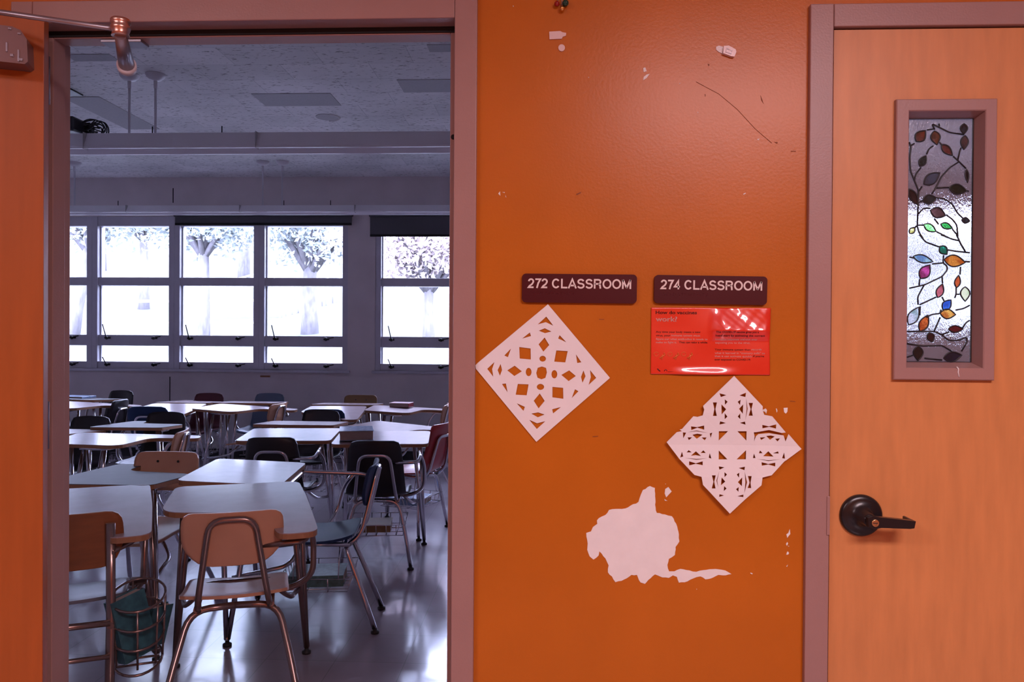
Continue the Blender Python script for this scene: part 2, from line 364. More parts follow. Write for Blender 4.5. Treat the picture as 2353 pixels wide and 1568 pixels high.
patch = [(805,95),(812,290),(825,345),(905,360),(975,378),(1028,480),(1045,560),(1050,630),(1012,685),(1005,765),(945,805),(930,865),(948,930),(1000,930),(1060,905),(1150,920),(1220,935),(1290,918),(1380,908),(1480,915),(1535,935),(1572,957),(1490,970),(1440,965),(1390,990),(1310,1010),(1260,980),(1190,1000),(1130,1030),(1045,1043),(1025,985),(985,970),(945,995),(880,990),(805,960),(740,1015),(705,1055),(660,1040),(625,965),(570,965),(470,1025),(410,1038),(375,980),(335,940),(342,870),(310,800),(250,730),(242,770),(190,812),(152,780),(128,715),(128,620),(118,545),(165,530),(185,485),(228,455),(225,420),(265,385),(310,365),(345,315),(410,305),(510,300),(640,235),(665,160),(685,115),(755,75)]
wall_patch('peeled_patch', patch, Z5, M['plaster'], rag=(.0011, .006), label='large white patch of peeled orange paint')
chips5 = [[(940,85),(973,130),(940,165),(918,190),(903,150),(908,105)], [(900,203),(912,214),(932,224),(905,222)], [(2155,505),(2160,555),(2140,580),(2130,595),(2120,560),(2140,545)],
 [(2130,635),(2138,650),(2125,675),(2117,655)], [(2135,675),(2148,676),(2146,684)], [(2135,730),(2147,745),(2140,760),(2120,763),(2127,740)], [(2135,863),(2128,885),(2120,880)], [(1760,942),(1783,950),(1780,960),(1760,950)],
 [(1220,1103),(1228,1108),(1222,1114)], [(908,50),(916,54),(911,60)]]
chips4 = [[(1152,430),(1195,410),(1210,430),(1200,468),(1188,445),(1175,443)], [(1303,412),(1312,410),(1320,435),(1312,455)], [(1385,405),(1428,402),(1425,445),(1408,465),(1390,450)]]
chips1 = [[(1142,450),(1155,445),(1165,470),(1145,477)], [(1185,487),(1165,515),(1142,530),(1145,508),(1165,492)], [(186,1278),(198,1262),(200,1292)], [(212,1267),(230,1268),(228,1274)], [(234,1285),(240,1303),(235,1300)],
 [(1800,1280),(1815,1272),(1818,1277),(1803,1285)], [(1380,552),(1386,548),(1382,558)], [(283,35),(289,42),(284,46)], [(780,507),(785,512),(780,514)], [(1890,918),(1910,915),(1900,926)], [(1500,738),(1506,742),(1500,747)]]
for zf, L_ in ((Z5, chips5), (Z4, chips4), (Z1, chips1)):
    for c in L_: wall_patch('paint_chip', c, zf, M['plaster'])
sc1 = [[(1568,420),(1580,428),(1572,438)], [(1915,630),(1924,650),(1935,685),(1920,660)], [(1548,622),(1554,625),(1550,640)], [(2005,938),(2028,938),(2026,948)], [(2115,996),(2148,996),(2148,1000),(2115,1000)], [(700,1280),(735,1265),(730,1275),(702,1288)]]
for c in sc1: wall_patch('scuff_mark', c, Z1, M['scratch'])
sc3 = [[(1327,240),(1382,240),(1380,245),(1330,246)], [(1262,1447),(1320,1443),(1318,1449),(1262,1453)]]
for c in sc3: wall_patch('scuff_mark', c, Z3, M['scratch'])
for c in [[(1452,330),(1510,336),(1508,341),(1452,335)], [(742,507)]*0]:
    if c: wall_patch('scuff_mark', c, Z4, M['scratch'])
b = BM(); add_tube(b, [Vector((Z1(*p)[0], -.0002, Z1(*p)[1])) for p in ((1490,540),(1640,620),(1760,720),(1880,850),(1990,945))], .0006, 5); o = obj('scratch_line', b, M['scratch'], wall)

# ---------------- paper snowflakes
def ell(cx, cy, rx, ry, n=12): return [(cx+rx*math.cos(2*PI*k/n), cy+ry*math.sin(2*PI*k/n)) for k in range(n)]
out1 = [(802,88),(1440,845),(683,1503),(62,752),(58,715),(75,695)]
holes1 = [[(785,215),(857,308),(780,272),(697,295)], [(708,360),(770,335),(837,368),(772,385)], [(616,378),(627,415),(537,441)], [(922,406),(990,478),(907,440)], [(768,430),(815,508),(755,575),(706,500)],
 [(507,528),(624,543),(626,656),(512,646)], [(888,563),(1005,570),(980,686),(867,678)], [(423,543),(390,632),(354,615)], ell(748,648,34,30), [(1090,603),(1145,685),(1103,692)],
 [(740,728),(782,742),(791,790),(776,845),(735,860),(695,843),(682,795),(697,742)], ell(604,785,30,43), ell(868,808,30,43), [(460,720),(533,778),(457,826),(385,768)], [(1020,768),(1088,826),(1015,878),(940,815)],
 [(252,683),(228,755),(240,833),(178,752)], [(316,702),(330,765),(308,822),(285,765)], [(1167,770),(1188,828),(1157,895),(1142,835)], [(1235,765),(1298,845),(1220,917),(1243,838)],
 [(492,908),(603,912),(583,1024),(471,1018)], [(848,938),(958,948),(960,1060),(848,1045)], ell(725,938,38,31), [(330,908),(370,903),(387,993)], [(1080,963),(1116,982),(1046,1053)], [(718,1005),(768,1082),(706,1158),(656,1080)],
 [(481,1106),(565,1143),(550,1184)], [(936,1145),(855,1210),(846,1168)], [(632,1212),(702,1200),(768,1222),(698,1250)], [(610,1276),(690,1312),(776,1290),(688,1370)]]
def snowflake(outl, holes, zf, fold, cx, cy):
    """paper sheet cut along its fold lines, then creased a little"""
    loops = [[zf(*p) for p in outl]] + [[zf(*p) for p in h] for h in holes]
    b = BM(); add_prism(b, loops[0], loops[1:], wallf(0), .0004)
    for off, nn in ((0, (1, 0, 0)), (0, (0, 0, 1)), (0, (.7071, 0, .7071)), (0, (.7071, 0, -.7071)), (.072, (1, 0, 0)), (-.072, (1, 0, 0)), (.072, (0, 0, 1)), (-.072, (0, 0, 1))):
        bmesh.ops.bisect_plane(b, geom=b.verts[:]+b.edges[:]+b.faces[:], dist=1e-6, plane_co=Vector((cx, 0, cy))+Vector(nn)*off, plane_no=nn)
    for v in b.verts:
        dx, dz = v.co.x-cx, v.co.z-cy
        v.co.y -= .0012 + fold*(.5*abs(dx) + .8*abs(dz) + .5*abs(abs(dx)-.072) - .4*abs(abs(dz)-.072) + .25*abs(dx+dz)) + fold*.03
    return b
cx, cy = Z3(740, 795); o = obj('paper_snowflake', snowflake(out1, holes1, Z3, .010, cx, cy), M['paper'])
tag(o, 'white cut paper snowflake with straight edges under the 272 room sign', 'paper decoration', 'paper snowflakes on the orange wall')
out2 = [(845,62),(1148,382),(1147,425),(1165,472),(1248,488),(1392,658),(1350,664),(1220,634),(1085,658),(1060,658),(1070,700),(1065,758),(1085,700),(1110,678),(1220,667),(1370,690),(1392,755),(1420,675),(1557,832),(1400,950),(1380,962),(1245,1110),(1150,1135),(1138,1215),(960,1365),(800,1510),(520,1210),(505,1125),(430,1105),(272,937),(138,760),(245,655),(300,645),(275,628),(300,622),(420,488),(465,495),(520,480),(535,420),(522,380)]
holes2 = [[(693,245),(765,265),(708,285)], [(972,238),(965,285),(903,268)], [(625,342),(668,342),(652,413),(668,485),(627,485),(642,413)], [(1000,347),(1045,347),(1030,413),(1045,482),(1002,482),(1022,413)],
 [(750,310),(780,335),(752,368)], [(915,313),(910,370),(885,335)], [(715,362),(765,415),(718,470)], [(943,362),(940,462),(900,410)], [(750,455),(780,492),(752,520)], [(913,455),(915,518),(888,492)],
 [(705,543),(765,560),(698,578)], [(965,545),(972,578),(912,558)], [(972,292),(990,410),(968,535),(980,412)], [(693,648),(790,648),(693,748)], [(888,648),(985,648),(985,748)], [(693,852),(783,945),(690,945)], [(982,850),(978,945),(880,945)],
 [(397,595),(460,605),(537,588),(537,632),(465,610),(400,635)], [(355,658),(455,640),(585,668),(455,648)], [(413,685),(465,674),(522,685),(460,728)], [(362,712),(412,712),(375,742)], [(512,715),(565,715),(545,745)],
 [(310,658),(345,662),(315,722)], [(597,672),(624,664),(607,718)], [(1148,580),(1215,595),(1292,573),(1290,618),(1220,600),(1150,617)], [(1127,715),(1185,712),(1140,742)], [(1192,698),(1240,692),(1280,702),(1232,738)], [(1284,727),(1335,722),(1310,755)],
 [(350,870),(372,847),(405,870)], [(395,905),(450,860),(505,910),(450,900)], [(500,878),(530,850),(555,878)], [(301,862),(313,912),(280,922)], [(318,925),(455,947),(578,934),(455,939)], [(597,880),(613,936),(585,928)],
 [(375,962),(447,985),(520,965),(520,1005),(447,990),(375,1005)], [(1130,852),(1155,880),(1115,882)], [(1215,860),(1268,915),(1160,912)], [(1315,860),(1322,882),(1262,880)], [(1378,870),(1385,935),(1355,930)],
 [(1085,940),(1215,962),(1345,942),(1215,954)], [(1065,885),(1080,932),(1053,932)], [(1143,975),(1212,993),(1285,978),(1283,1018),(1212,998),(1145,1012)], [(690,1018),(750,1028),(695,1052)], [(967,1022),(960,1058),(900,1035)],
 [(615,1110),(655,1110),(638,1178),(652,1247),(612,1247),(630,1178)], [(995,1118),(1035,1120),(1022,1188),(1028,1245),(990,1243),(1012,1188)], [(748,1077),(775,1102),(748,1130)], [(905,1083),(900,1135),(878,1102)],
 [(718,1132),(755,1175),(708,1215)], [(935,1132),(930,1225),(888,1182)], [(742,1222),(768,1248),(738,1275)], [(897,1232),(893,1283),(868,1255)], [(693,1307),(742,1320),(688,1335)], [(946,1312),(944,1338),(880,1328)],
 [(694,1062),(670,1165),(680,1235),(662,1165)], [(962,1072),(985,1185),(955,1300),(968,1185)]]
cx, cy = Z4(840, 795); o = obj('paper_snowflake', snowflake(out2, holes2, Z4, .07, cx, cy), M['paper'])
tag(o, 'creased white paper snowflake with notched torn edges below the red vaccine poster', 'paper decoration', 'paper snowflakes on the orange wall')

# ---------------- room signs
def rrect(x0, z0, x1, z1, r, n=5):
    out = []
    for cx, cz, a0 in ((x1-r, z1-r, 0), (x0+r, z1-r, PI/2), (x0+r, z0+r, PI), (x1-r, z0+r, 1.5*PI)):
        for k in range(n+1):
            a = a0 + PI/2*k/n; out.append((cx+r*math.cos(a), cz+r*math.sin(a)))
    return out
def arc(cx, cy, rx, ry, a0, a1, n=14): return [(cx+rx*math.cos(math.radians(a0+(a1-a0)*k/n)), cy+ry*math.sin(math.radians(a0+(a1-a0)*k/n))) for k in range(n+1)]
GL = {'C': (1.0, [arc(.50, .5, .37, .43, 38, 322, 20)]), 'L': (.84, [[(.16, 1), (.16, .075), (.78, .075)]]), 'A': (1.0, [[(.08, 0), (.50, .96), (.92, 0)], [(.24, .30), (.76, .30)]]),
 'S': (.93, [arc(.46, .71, .30, .22, 15, 180, 10) + arc(.46, .71, .30, .20, 190, 255, 4) + arc(.46, .285, .33, .22, 78, 0, 6) + arc(.46, .285, .33, .22, -10, -165, 10)]),
 'R': (1.0, [[(.16, 0), (.16, .925), (.55, .925)] + arc(.56, .71, .25, .215, 90, -90, 10) + [(.16, .495)], [(.58, .49), (.76, .36), (.80, 0)]]),
 'O': (1.08, [arc(.54, .5, .41, .43, 0, 360, 26)]), 'M': (1.16, [[(.16, 0), (.16, .95)], [(.17, .96), (.58, .10)], [(.58, .10), (.99, .96)], [(1.0, .95), (1.0, 0)]]),
 '2': (.77, [arc(.385, .69, .26, .24, 175, -20, 12) + [(.50, .42), (.22, .22), (.11, .075), (.68, .075)]]), '7': (.77, [[(.09, .925), (.66, .925), (.42, .50), (.28, 0)]]),
 '4': (.77, [[(.52, 0), (.52, .93), (.09, .28), (.70, .28)]])}
def block_letters(words, x0, x1, z0, h, y, sw=.086):
    """upright bold sans capitals, each stroke a mitred ribbon"""
    tot = sum(GL[c][0] if c in GL else .40 for c in words); k = (x1-x0)/tot; b = BM(); x = x0
    for c in words:
        if c not in GL: x += .40*k; continue
        for st in GL[c][1]:
            p = [Vector((x+q[0]*k, z0+q[1]*h)) for q in st]; hw = sw*h; closed = (p[0]-p[-1]).length < 1e-6; Lp, Rp = [], []
            if closed: p = p[:-1]
            n = len(p)
            for i in range(n):
                a = p[i-1] if (i or closed) else None; c2 = p[(i+1) % n] if (i < n-1 or closed) else None
                d1 = (p[i]-a).normalized() if a is not None else None; d2 = (c2-p[i]).normalized() if c2 is not None else None
                if d1 is None: d1 = d2
                if d2 is None: d2 = d1
                n1 = Vector((-d1.y, d1.x)); n2 = Vector((-d2.y, d2.x)); m_ = (n1+n2); m_ = m_.normalized() if m_.length > .2 else n1; f = hw/max(.45, m_.dot(n1))
                Lp.append(p[i]+m_*f); Rp.append(p[i]-m_*f)
            A_ = [[b.verts.new((q.x, yy, q.y)) for q in S_] for yy in (y, y+.0012) for S_ in (Lp, Rp)]
            for i in range(n if closed else n-1):
                j = (i+1) % n
                for w4 in ((A_[0][i], A_[0][j], A_[1][j], A_[1][i]), (A_[2][i], A_[3][i], A_[3][j], A_[2][j]), (A_[0][i], A_[2][i], A_[2][j], A_[0][j]), (A_[1][i], A_[1][j], A_[3][j], A_[3][i])): b.faces.new(w4)
            if not closed:
                for i in (0, n-1): b.faces.new((A_[0][i], A_[1][i], A_[3][i], A_[2][i]))
        x += GL[c][0]*k
    return b
def room_sign(c4, words, tx, label):
    """c4: four corner pixels tl tr br bl"""
    tl, tr, br_, bl = [W(*p) for p in c4]
    cx = (tl[0]+tr[0]+bl[0]+br_[0])/4; cz = (tl[1]+tr[1]+bl[1]+br_[1])/4
    w_ = ((tr[0]-tl[0])+(br_[0]-bl[0]))/2; h = ((tl[1]-bl[1])+(tr[1]-br_[1]))/2; a = math.atan2(tr[1]-tl[1], tr[0]-tl[0])
    r = empty('room_sign', (cx, 0, cz)); r.rotation_euler = (0, -a, 0); tag(r, label, 'sign', 'maroon room signs')
    b = BM(); add_prism(b, rrect(-w_/2, -h/2, w_/2, h/2, .009), [], wallf(-.0085), .0085); obj('sign_plate', b, M['maroon'], r)
    x0, x1, zb, ch = tx
    obj('lettering', block_letters(words, x0*w_-w_/2, x1*w_-w_/2, h/2-zb*h, ch*h, -.0093), M['letter'], r)
    b = BM(); rnd = random.Random(5)
    for i in range(16):
        for (dx, dz) in ((0, 0), (1, 0), (0, 1), (1, 1), (0, 2), (1, 2)):
            if rnd.random() < .45: add_lathe(b, [(.0009, 0), (.0004, .0005)], Matrix.Translation((-w_/2+.014+i*.0068+dx*.0024, -.0085, -h*.13-dz*.0024)) @ Matrix.Rotation(PI/2, 4, 'X'), 6)
    obj('braille_dots', b, M['braille'], r); return r
room_sign(((1199.5, 629.5), (1462.5, 632), (1462.5, 698), (1199.5, 695.5)), '272 CLASSROOM', (.05, .955, .50, .33), 'maroon room sign reading 272 CLASSROOM above the left snowflake')
room_sign(((1502, 632.5), (1761, 636.5), (1760, 701), (1502, 698)), '274 CLASSROOM', (.055, .96, .50, .33), 'maroon room sign reading 274 CLASSROOM above the red poster')

# ---------------- red vaccine poster
pl = [W(1496, 707), W(1770, 706), W(1771, 858), W(1497, 860)]
PX0, PX1 = pl[0][0], pl[1][0]; PZ1, PZ0 = pl[0][1], pl[3][1]
def sst(x): x = max(0., min(1., x)); return x*x*(3-2*x)
def pdisp(u, v):         # u right 0..1, v up 0..1 ; the loose upper right corner buckles
    S = sst((u-.46)/.16) * sst((1.04-u)/.10)
    d = .0028 + .0012*math.sin(u*9)*math.sin(v*7)
    t = (1-v)/.34 if v > .66 else max(0, 1-(.66-v)/.16)
    d += S*(.0125*t + .0022*math.sin(9*u+3)*t + (.0016*math.sin(u*12+v*9) + .00030*math.sin(u*57-v*23) + .00012*math.sin(v*60+u*90))*sst((v-.5)/.2))
    B = sst((u-.10)/.2)*sst((.80-u)/.25)
    d += B*.0042*sst((.13-v)/.12)
    return d
def pposter(u, v, off=0):
    return Vector((PX0+(PX1-PX0)*u + (.004*max(0, u-.9)*10*(.5-abs(v-.5)))*-1, -pdisp(u, v)-off, PZ0+(PZ1-PZ0)*v))
r = empty('poster', (0, 0, 0)); tag(r, 'glossy red poster headed How do vaccines work below the 274 sign', 'poster')
b = BM(); NU, NV = 110, 70; g = [[b.verts.new(pposter(i/NU, j/NV)) for j in range(NV+1)] for i in range(NU+1)]; g2 = [[b.verts.new(pposter(i/NU, j/NV, -.0004)) for j in range(NV+1)] for i in range(NU+1)]
for i in range(NU):
    for j in range(NV):
        f = b.faces.new((g[i][j], g[i+1][j], g[i+1][j+1], g[i][j+1])); f.smooth = True
        b.faces.new((g2[i][j], g2[i][j+1], g2[i+1][j+1], g2[i+1][j]))
for i in range(NU):
    b.faces.new((g[i][0], g2[i][0], g2[i+1][0], g[i+1][0])); b.faces.new((g[i][NV], g[i+1][NV], g2[i+1][NV], g2[i][NV]))
for j in range(NV):
    b.faces.new((g[0][j], g[0][j+1], g2[0][j+1], g2[0][j])); b.faces.new((g[NU][j], g2[NU][j], g2[NU][j+1], g[NU][j+1]))
obj('sheet', b, M['poster'], r)
def ptext(body, zx0, zx1, zy, zh, mt, bold=0.0):
    """in zoom pixels of the sign crop: x range, baseline y, cap height"""
    a = ZS(zx0, zy); c = ZS(zx1, zy); hh = zh/3.795/1008
    me = fit_text(body, a[0], c[0], a[1], hh, 0, bold=bold, extr=0)
    for v in me.vertices:
        u = (v.co.x-PX0)/(PX1-PX0); vv = (v.co.z-PZ0)/(PZ1-PZ0); v.co.y = -pdisp(u, vv)-.0004
    mobj('print', me, mt, r)
ptext('How do vaccines', 1238, 1597, 463, 28, M['ink_dark'], .02); ptext('work?', 1238, 1425, 527, 40, M['ink_pale'], .02)
for t, x0, x1, y, mm in [('Any time your body meets a new', 1240, 1628, 626, 'ink_dark'), ('virus, your', 1240, 1368, 657, 'ink_dark'), ('immune system must', 1375, 1625, 657, 'ink_pale'),
    ('figure out what antibodies it needs to', 1240, 1690, 688, 'ink_pale'), ('make to fight it.', 1240, 1422, 717, 'ink_pale'), ('That can take a while.', 1440, 1692, 717, 'ink_dark'),
    ('The COVID-19 vaccine gives you a', 1756, 2130, 627, 'ink_dark'), ('head start by activating the correct', 1756, 2185, 658, 'ink_dark'), ('immune response without ever', 1756, 2122, 690, 'ink_pale'), ('exposing you to the virus.', 1756, 2062, 720, 'ink_pale'),
    ('Your immune system then', 1752, 2062, 780, 'ink_dark'), ('records', 1072+1000, 2160, 780, 'ink_pale'), ('what it learned in "memory cells" so', 1752, 2188, 810, 'ink_pale'), ('that it can activate quickly', 1752, 2078, 838, 'ink_pale'), ("if you're", 2085, 2180, 838, 'ink_dark'), ('ever exposed to COVID-19.', 1752, 2065, 867, 'ink_dark')]:
    ptext(t, x0, x1, y, 16, M[mm], .015)
def on_poster(b, pts, wd):
    q = []
    for x, y in pts:
        a = ZS(x, y); q.append(Vector((a[0], -pdisp((a[0]-PX0)/(PX1-PX0), (a[1]-PZ0)/(PZ1-PZ0))-.0003, a[1])))
    add_tube(b, q, wd, 4)
b = BM()
for k in range(3):
    x = 1262+k*120
    on_poster(b, [(x-20+20*math.cos(t*.5), 812+18*math.sin(t*.5)) for t in range(13)], .0007)
    on_poster(b, [(x+10, 850), (x+35, 830), (x+60, 815)], .0016); on_poster(b, [(x+25, 862), (x+40, 835), (x+30, 815)], .0012); on_poster(b, [(x+45, 812), (x+52, 800)], .0014)
o = obj('pictogram', b, M['ink_orange'], r)
b = BM(); on_poster(b, [(1252, 938), (1262, 950), (1277, 962)], .0012); on_poster(b, [(1312, 962), (1318, 950), (1330, 948), (1336, 960)], .0008); on_poster(b, [(1345, 966), (1600, 966)], .0004); obj('footer_mark', b, M['ink_dark'], r)

# ---------------- adhesive strips and hanging bells
def sheet_thing(name, pts, zf, mt, label, cat, d=.004, grp=None):
    b = BM(); add_prism(b, [zf(*p) for p in pts], [], wallf(-d), d); bmesh.ops.bevel(b, geom=[e for e in b.edges if all(v.co.y < -d+1e-5 for v in e.verts) and len(e.link_faces) == 2 and any(abs(f.normal.y) < .5 for f in e.link_faces)], offset=.0008, segments=1, affect='EDGES') if False else None
    return tag(obj(name, b, mt), label, cat, grp)
sheet_thing('adhesive_strip', [(522,212),(595,208),(610,216),(634,220),(632,238),(612,245),(605,258),(524,262)], Z1, M['cleartape'], 'translucent rectangular adhesive strip stuck below the hanging bells', 'tape', .003)
sheet_thing('adhesive_dot', ell(604,318,22,23,14), Z1, M['cleartape'], 'small round translucent adhesive dot under the rectangular strip', 'tape', .003)
r = tag(empty('adhesive_hook', (0, 0, 0)), 'clear plastic adhesive hook with white pull tab at upper right of the orange wall', 'hook')
b = BM(); add_prism(b, [Z1(*p) for p in [(1668,312),(1700,310),(1745,335),(1750,350),(1738,382),(1718,380),(1664,360)]], [], wallf(-.009), .009); obj('hook_body', b, M['cleartape'], r)
b = BM(); add_prism(b, [Z1(*p) for p in [(1622,310),(1640,303),(1668,311),(1663,355),(1640,345),(1622,330)]], [], wallf(-.002), .002); obj('pull_tab', b, M['paper'], r)
b = BM(); q = [Z1(1685, 330), Z1(1722, 345), Z1(1715, 365), Z1(1680, 352)]; add_tube(b, [Vector((x, -.0095, z)) for x, z in q], .0012, 6, closed=True); obj('hook_rim', b, M['white'], r)
r = tag(empty('jingle_bell_cluster', (0, 0, 0)), 'red, green and gold bells hanging on a cord at the top of the orange wall', 'ornament')
for (x, y, rad, mm, nm) in [(573, 37, 17, 'gred', 'red bell'), (629, 33, 20, 'ggreen', 'dark green bell'), (608, 68, 17, 'gold', 'gold bell')]:
    px, pz = Z1(x, y); rr = rad/2.87/1008*1.05; b = BM()
    bmesh.ops.create_uvsphere(b, u_segments=20, v_segments=12, radius=rr, matrix=Matrix.Translation((px, -rr-.003, pz)))
    for f in b.faces: f.smooth = True
    add_tube(b, [Vector((px-rr*.6, -rr*1.8-.003, pz)), Vector((px, -rr*2.02-.003, pz)), Vector((px+rr*.6, -rr*1.8-.003, pz))], .0005, 5)
    o = obj('bell', b, M[mm], r); o['label'] = nm
b = BM(); p = lambda x, y: Vector((Z1(x, y)[0], -.008, Z1(x, y)[1]))
zt_ = p(600, -150)
add_tube(b, [zt_, p(585, -20), p(578, 20)], .0011, 6); add_tube(b, [zt_, p(605, 0), p(607, 50)], .0011, 6); add_tube(b, [zt_, p(620, -20), p(626, 15)], .0011, 6)
add_lathe(b, [(.004, 0), (.006, .004), (.004, .008)], Matrix.Translation((zt_.x, -.012, zt_.z)), 10)
obj('cord', b, M['steel'], r)

# ================================================================== CLOSED DOOR, ROOM 274
d2 = struct(empty('door_2', (X2L, 0, 0)), 'closed maple veneer door with leaded glass light and black lever')
ox2 = X2L
def D2(px, py, y=0.0):
    a = W(px, py, y); return (a[0]-ox2, a[1])
YF = -.004
LX0, LZ1 = D2(2080, 258); LX1, LZ0 = D2(2252, 848)
OX0, OZ1 = D2(2053, 233); OX1, OZ0 = D2(2276, 874)
b = BM(); add_prism(b, [(.004, .004), (X2R-X2L-.004, .004), (X2R-X2L-.004, ZT2-.004), (.004, ZT2-.004)], [[(LX0-.006, LZ0-.006), (LX1+.006, LZ0-.006), (LX1+.006, LZ1+.006), (LX0-.006, LZ1+.006)]], wallf(YF), .042)
obj('door_leaf', b, M['wood'], d2)
# lite frame: face ring, sloping inner return
GX0, GZ1 = D2(2084, 274, .022); GX1, GZ0 = D2(2229.5, 833, .022)
b = BM()
def ring(a, c, ya, yc):
    A = [b.verts.new((x, ya, z)) for x, z in ((a[0], a[1]), (a[2], a[1]), (a[2], a[3]), (a[0], a[3]))]
    C_ = [b.verts.new((x, yc, z)) for x, z in ((c[0], c[1]), (c[2], c[1]), (c[2], c[3]), (c[0], c[3]))]
    for k in range(4): b.faces.new((A[k], A[(k+1) % 4], C_[(k+1) % 4], C_[k]))
O_ = (OX0, OZ0, OX1, OZ1); O2 = (OX0+.002, OZ0+.002, OX1-.002, OZ1-.002); I_ = (LX0, LZ0, LX1, LZ1); I2 = (LX0+.002, LZ0+.002, LX1-.002, LZ1-.002); G_ = (GX0, GZ0, GX1, GZ1)
ring(O_, O_, YF, YF-.010); ring(O_, O2, YF-.010, YF-.012); ring(O2, I_, YF-.012, YF-.012); ring(I_, I2, YF-.012, YF-.010); ring(I2, G_, YF-.010, .022); ring(G_, (GX0-.006, GZ0-.006, GX1+.006, GZ1+.006), .022, .022)
bmesh.ops.remove_doubles(b, verts=b.verts[:], dist=1e-5)
lf = obj('glazing_frame', b, M['mauve'], d2); lf['label'] = 'mauve metal glazing frame'
b = BM(); q = [(714, 1355), (732, 1380), (728, 1410), (738, 1460)]; q = [D2(2030+x/4.481, 540+y/4.481) for x, y in q]; add_tube(b, [Vector((x, YF-.0125, z)) for x, z in q], .0013, 5); obj('paint_scrape', b, M['paper'], lf)
# glass
GY = .020
def G6(x, y): return D2(2030+x/4.611, 210+y/4.611, GY)
def G7(x, y): return D2(2030+x/4.481, 540+y/4.481, GY)
leaves = [(6,392,475,150,110,-50,(.45,.16,.05)),(6,550,495,150,100,80,(.45,.22,.10)),(6,670,625,165,80,45,(.40,.12,.06)),(6,415,740,130,75,-60,(.05,.08,.03)),(6,510,925,210,110,-35,(.30,.36,.42)),(6,785,1040,190,105,10,(.06,.12,.06)),
 (6,485,1145,150,95,-10,(.10,.14,.12)),(6,315,1120,190,80,60,(.12,.05,.04)),(6,850,400,110,75,90,(.08,.02,.02)),(6,855,545,150,80,95,(.30,.12,.06)),(6,882,900,140,36,85,(.06,.03,.03)),(6,575,1290,170,110,20,(.18,.11,.10)),(6,490,1450,150,75,30,(.28,.62,.25)),
 (6,665,1430,130,65,20,(.10,.42,.16)),(6,302,1475,84,56,-50,(.75,.72,.30)),(6,868,1370,85,60,10,(.03,.03,.03)),
 (7,615,160,110,85,50,(.02,.42,.30)),(7,405,250,210,80,15,(.45,.68,.88)),(7,425,380,170,110,-55,(.62,.18,.40)),(7,730,270,220,120,8,(.82,.34,.10)),(7,760,480,130,60,-80,(.78,.26,.12)),(7,580,575,150,75,-70,(.60,.26,.28)),(7,838,610,150,96,90,(.60,.82,.45)),
 (7,650,720,130,90,-50,(.10,.30,.70)),(7,660,815,160,100,5,(.82,.42,.16)),(7,308,835,210,108,-60,(.60,.78,.74)),(7,415,910,190,95,-65,(.72,.24,.08)),(7,740,970,150,70,0,(.36,.05,.07)),(7,485,1055,100,75,70,(.16,.04,.06)),(7,355,1220,150,100,90,(.05,.05,.06)),(7,710,1255,190,100,-10,(.03,.06,.20))]
X0g, X1g, Z0g, Z1g = GX0+.001, GX1-.001, GZ0+.001, GZ1-.001
pane = box('glass_pane', (GX0-.004, GY, GZ0-.004), (GX1+.004, GY+.001, GZ1+.004), art_glass('pebbled_clear_glass', (.95, .95, .97), .08, .8, 120), d2); pane['label'] = 'pebbled clear glass'
lead = BM()
def leafpoly(L_, W_, n=9):
    up = [(-L_/2 + L_*k/n, W_/2*math.sin(PI*(k/n)**.85)) for k in range(n+1)]
    return up + [(x, -y) for x, y in reversed(up[1:-1])]
def clampg(p): return (min(max(p[0], GX0+.0005), GX1-.0005), min(max(p[1], GZ0+.0005), GZ1-.0005))
for (zz_, cx, cy, L_, W_, a, col) in leaves:
    zf = G6 if zz_ == 6 else G7; a = math.radians(a); pts = []
    for x, y in leafpoly(L_, W_):
        pts.append(clampg(zf(cx + x*math.cos(a) - y*math.sin(a), cy + x*math.sin(a) + y*math.cos(a))))
    b = BM(); add_prism(b, pts, [], wallf(GY-.0016), .0010)
    t2 = tuple(min(1, c*1.6+.06) for c in col)
    o = obj('stained_leaf', b, art_glass('leaf_glass', col, .12, .25, 60, t2), d2)
    add_tube(lead, [Vector((x, GY-.0014, z)) for x, z in pts], .0016, 5, closed=True)
st6 = [[(270,540),(290,590),(275,700),(285,850),(330,960),(370,1060),(365,1180),(355,1420)], [(325,950),(340,880),(395,810)], [(455,670),(480,610),(525,580)], [(530,400),(460,410)], [(515,350),(540,410)], [(520,350),(600,390),(700,440),(850,460)], [(590,540),(620,580)], [(735,690),(790,740),(870,820)], [(785,730),(805,640),(820,600)], [(795,750),(700,810),(610,910),(550,1030),(510,1090)], [(560,1025),(690,1020)], [(880,1055),(900,1062)], [(370,1060),(405,1010)], [(370,1180),(410,1160)], [(325,555),(285,580)], [(550,1130),(640,1140),(720,1190),(780,1290),(840,1350)], [(365,1300),(420,1240),(490,1240)], [(660,1310),(730,1360),(775,1420),(785,1560)], [(355,1420),(420,1420)], [(335,1440),(355,1420)], [(355,1430),(375,1500),(420,1568)], [(535,1350),(580,1410)], [(560,1490),(680,1550)], [(725,1460),(775,1520)], [(585,345),(590,375)]]
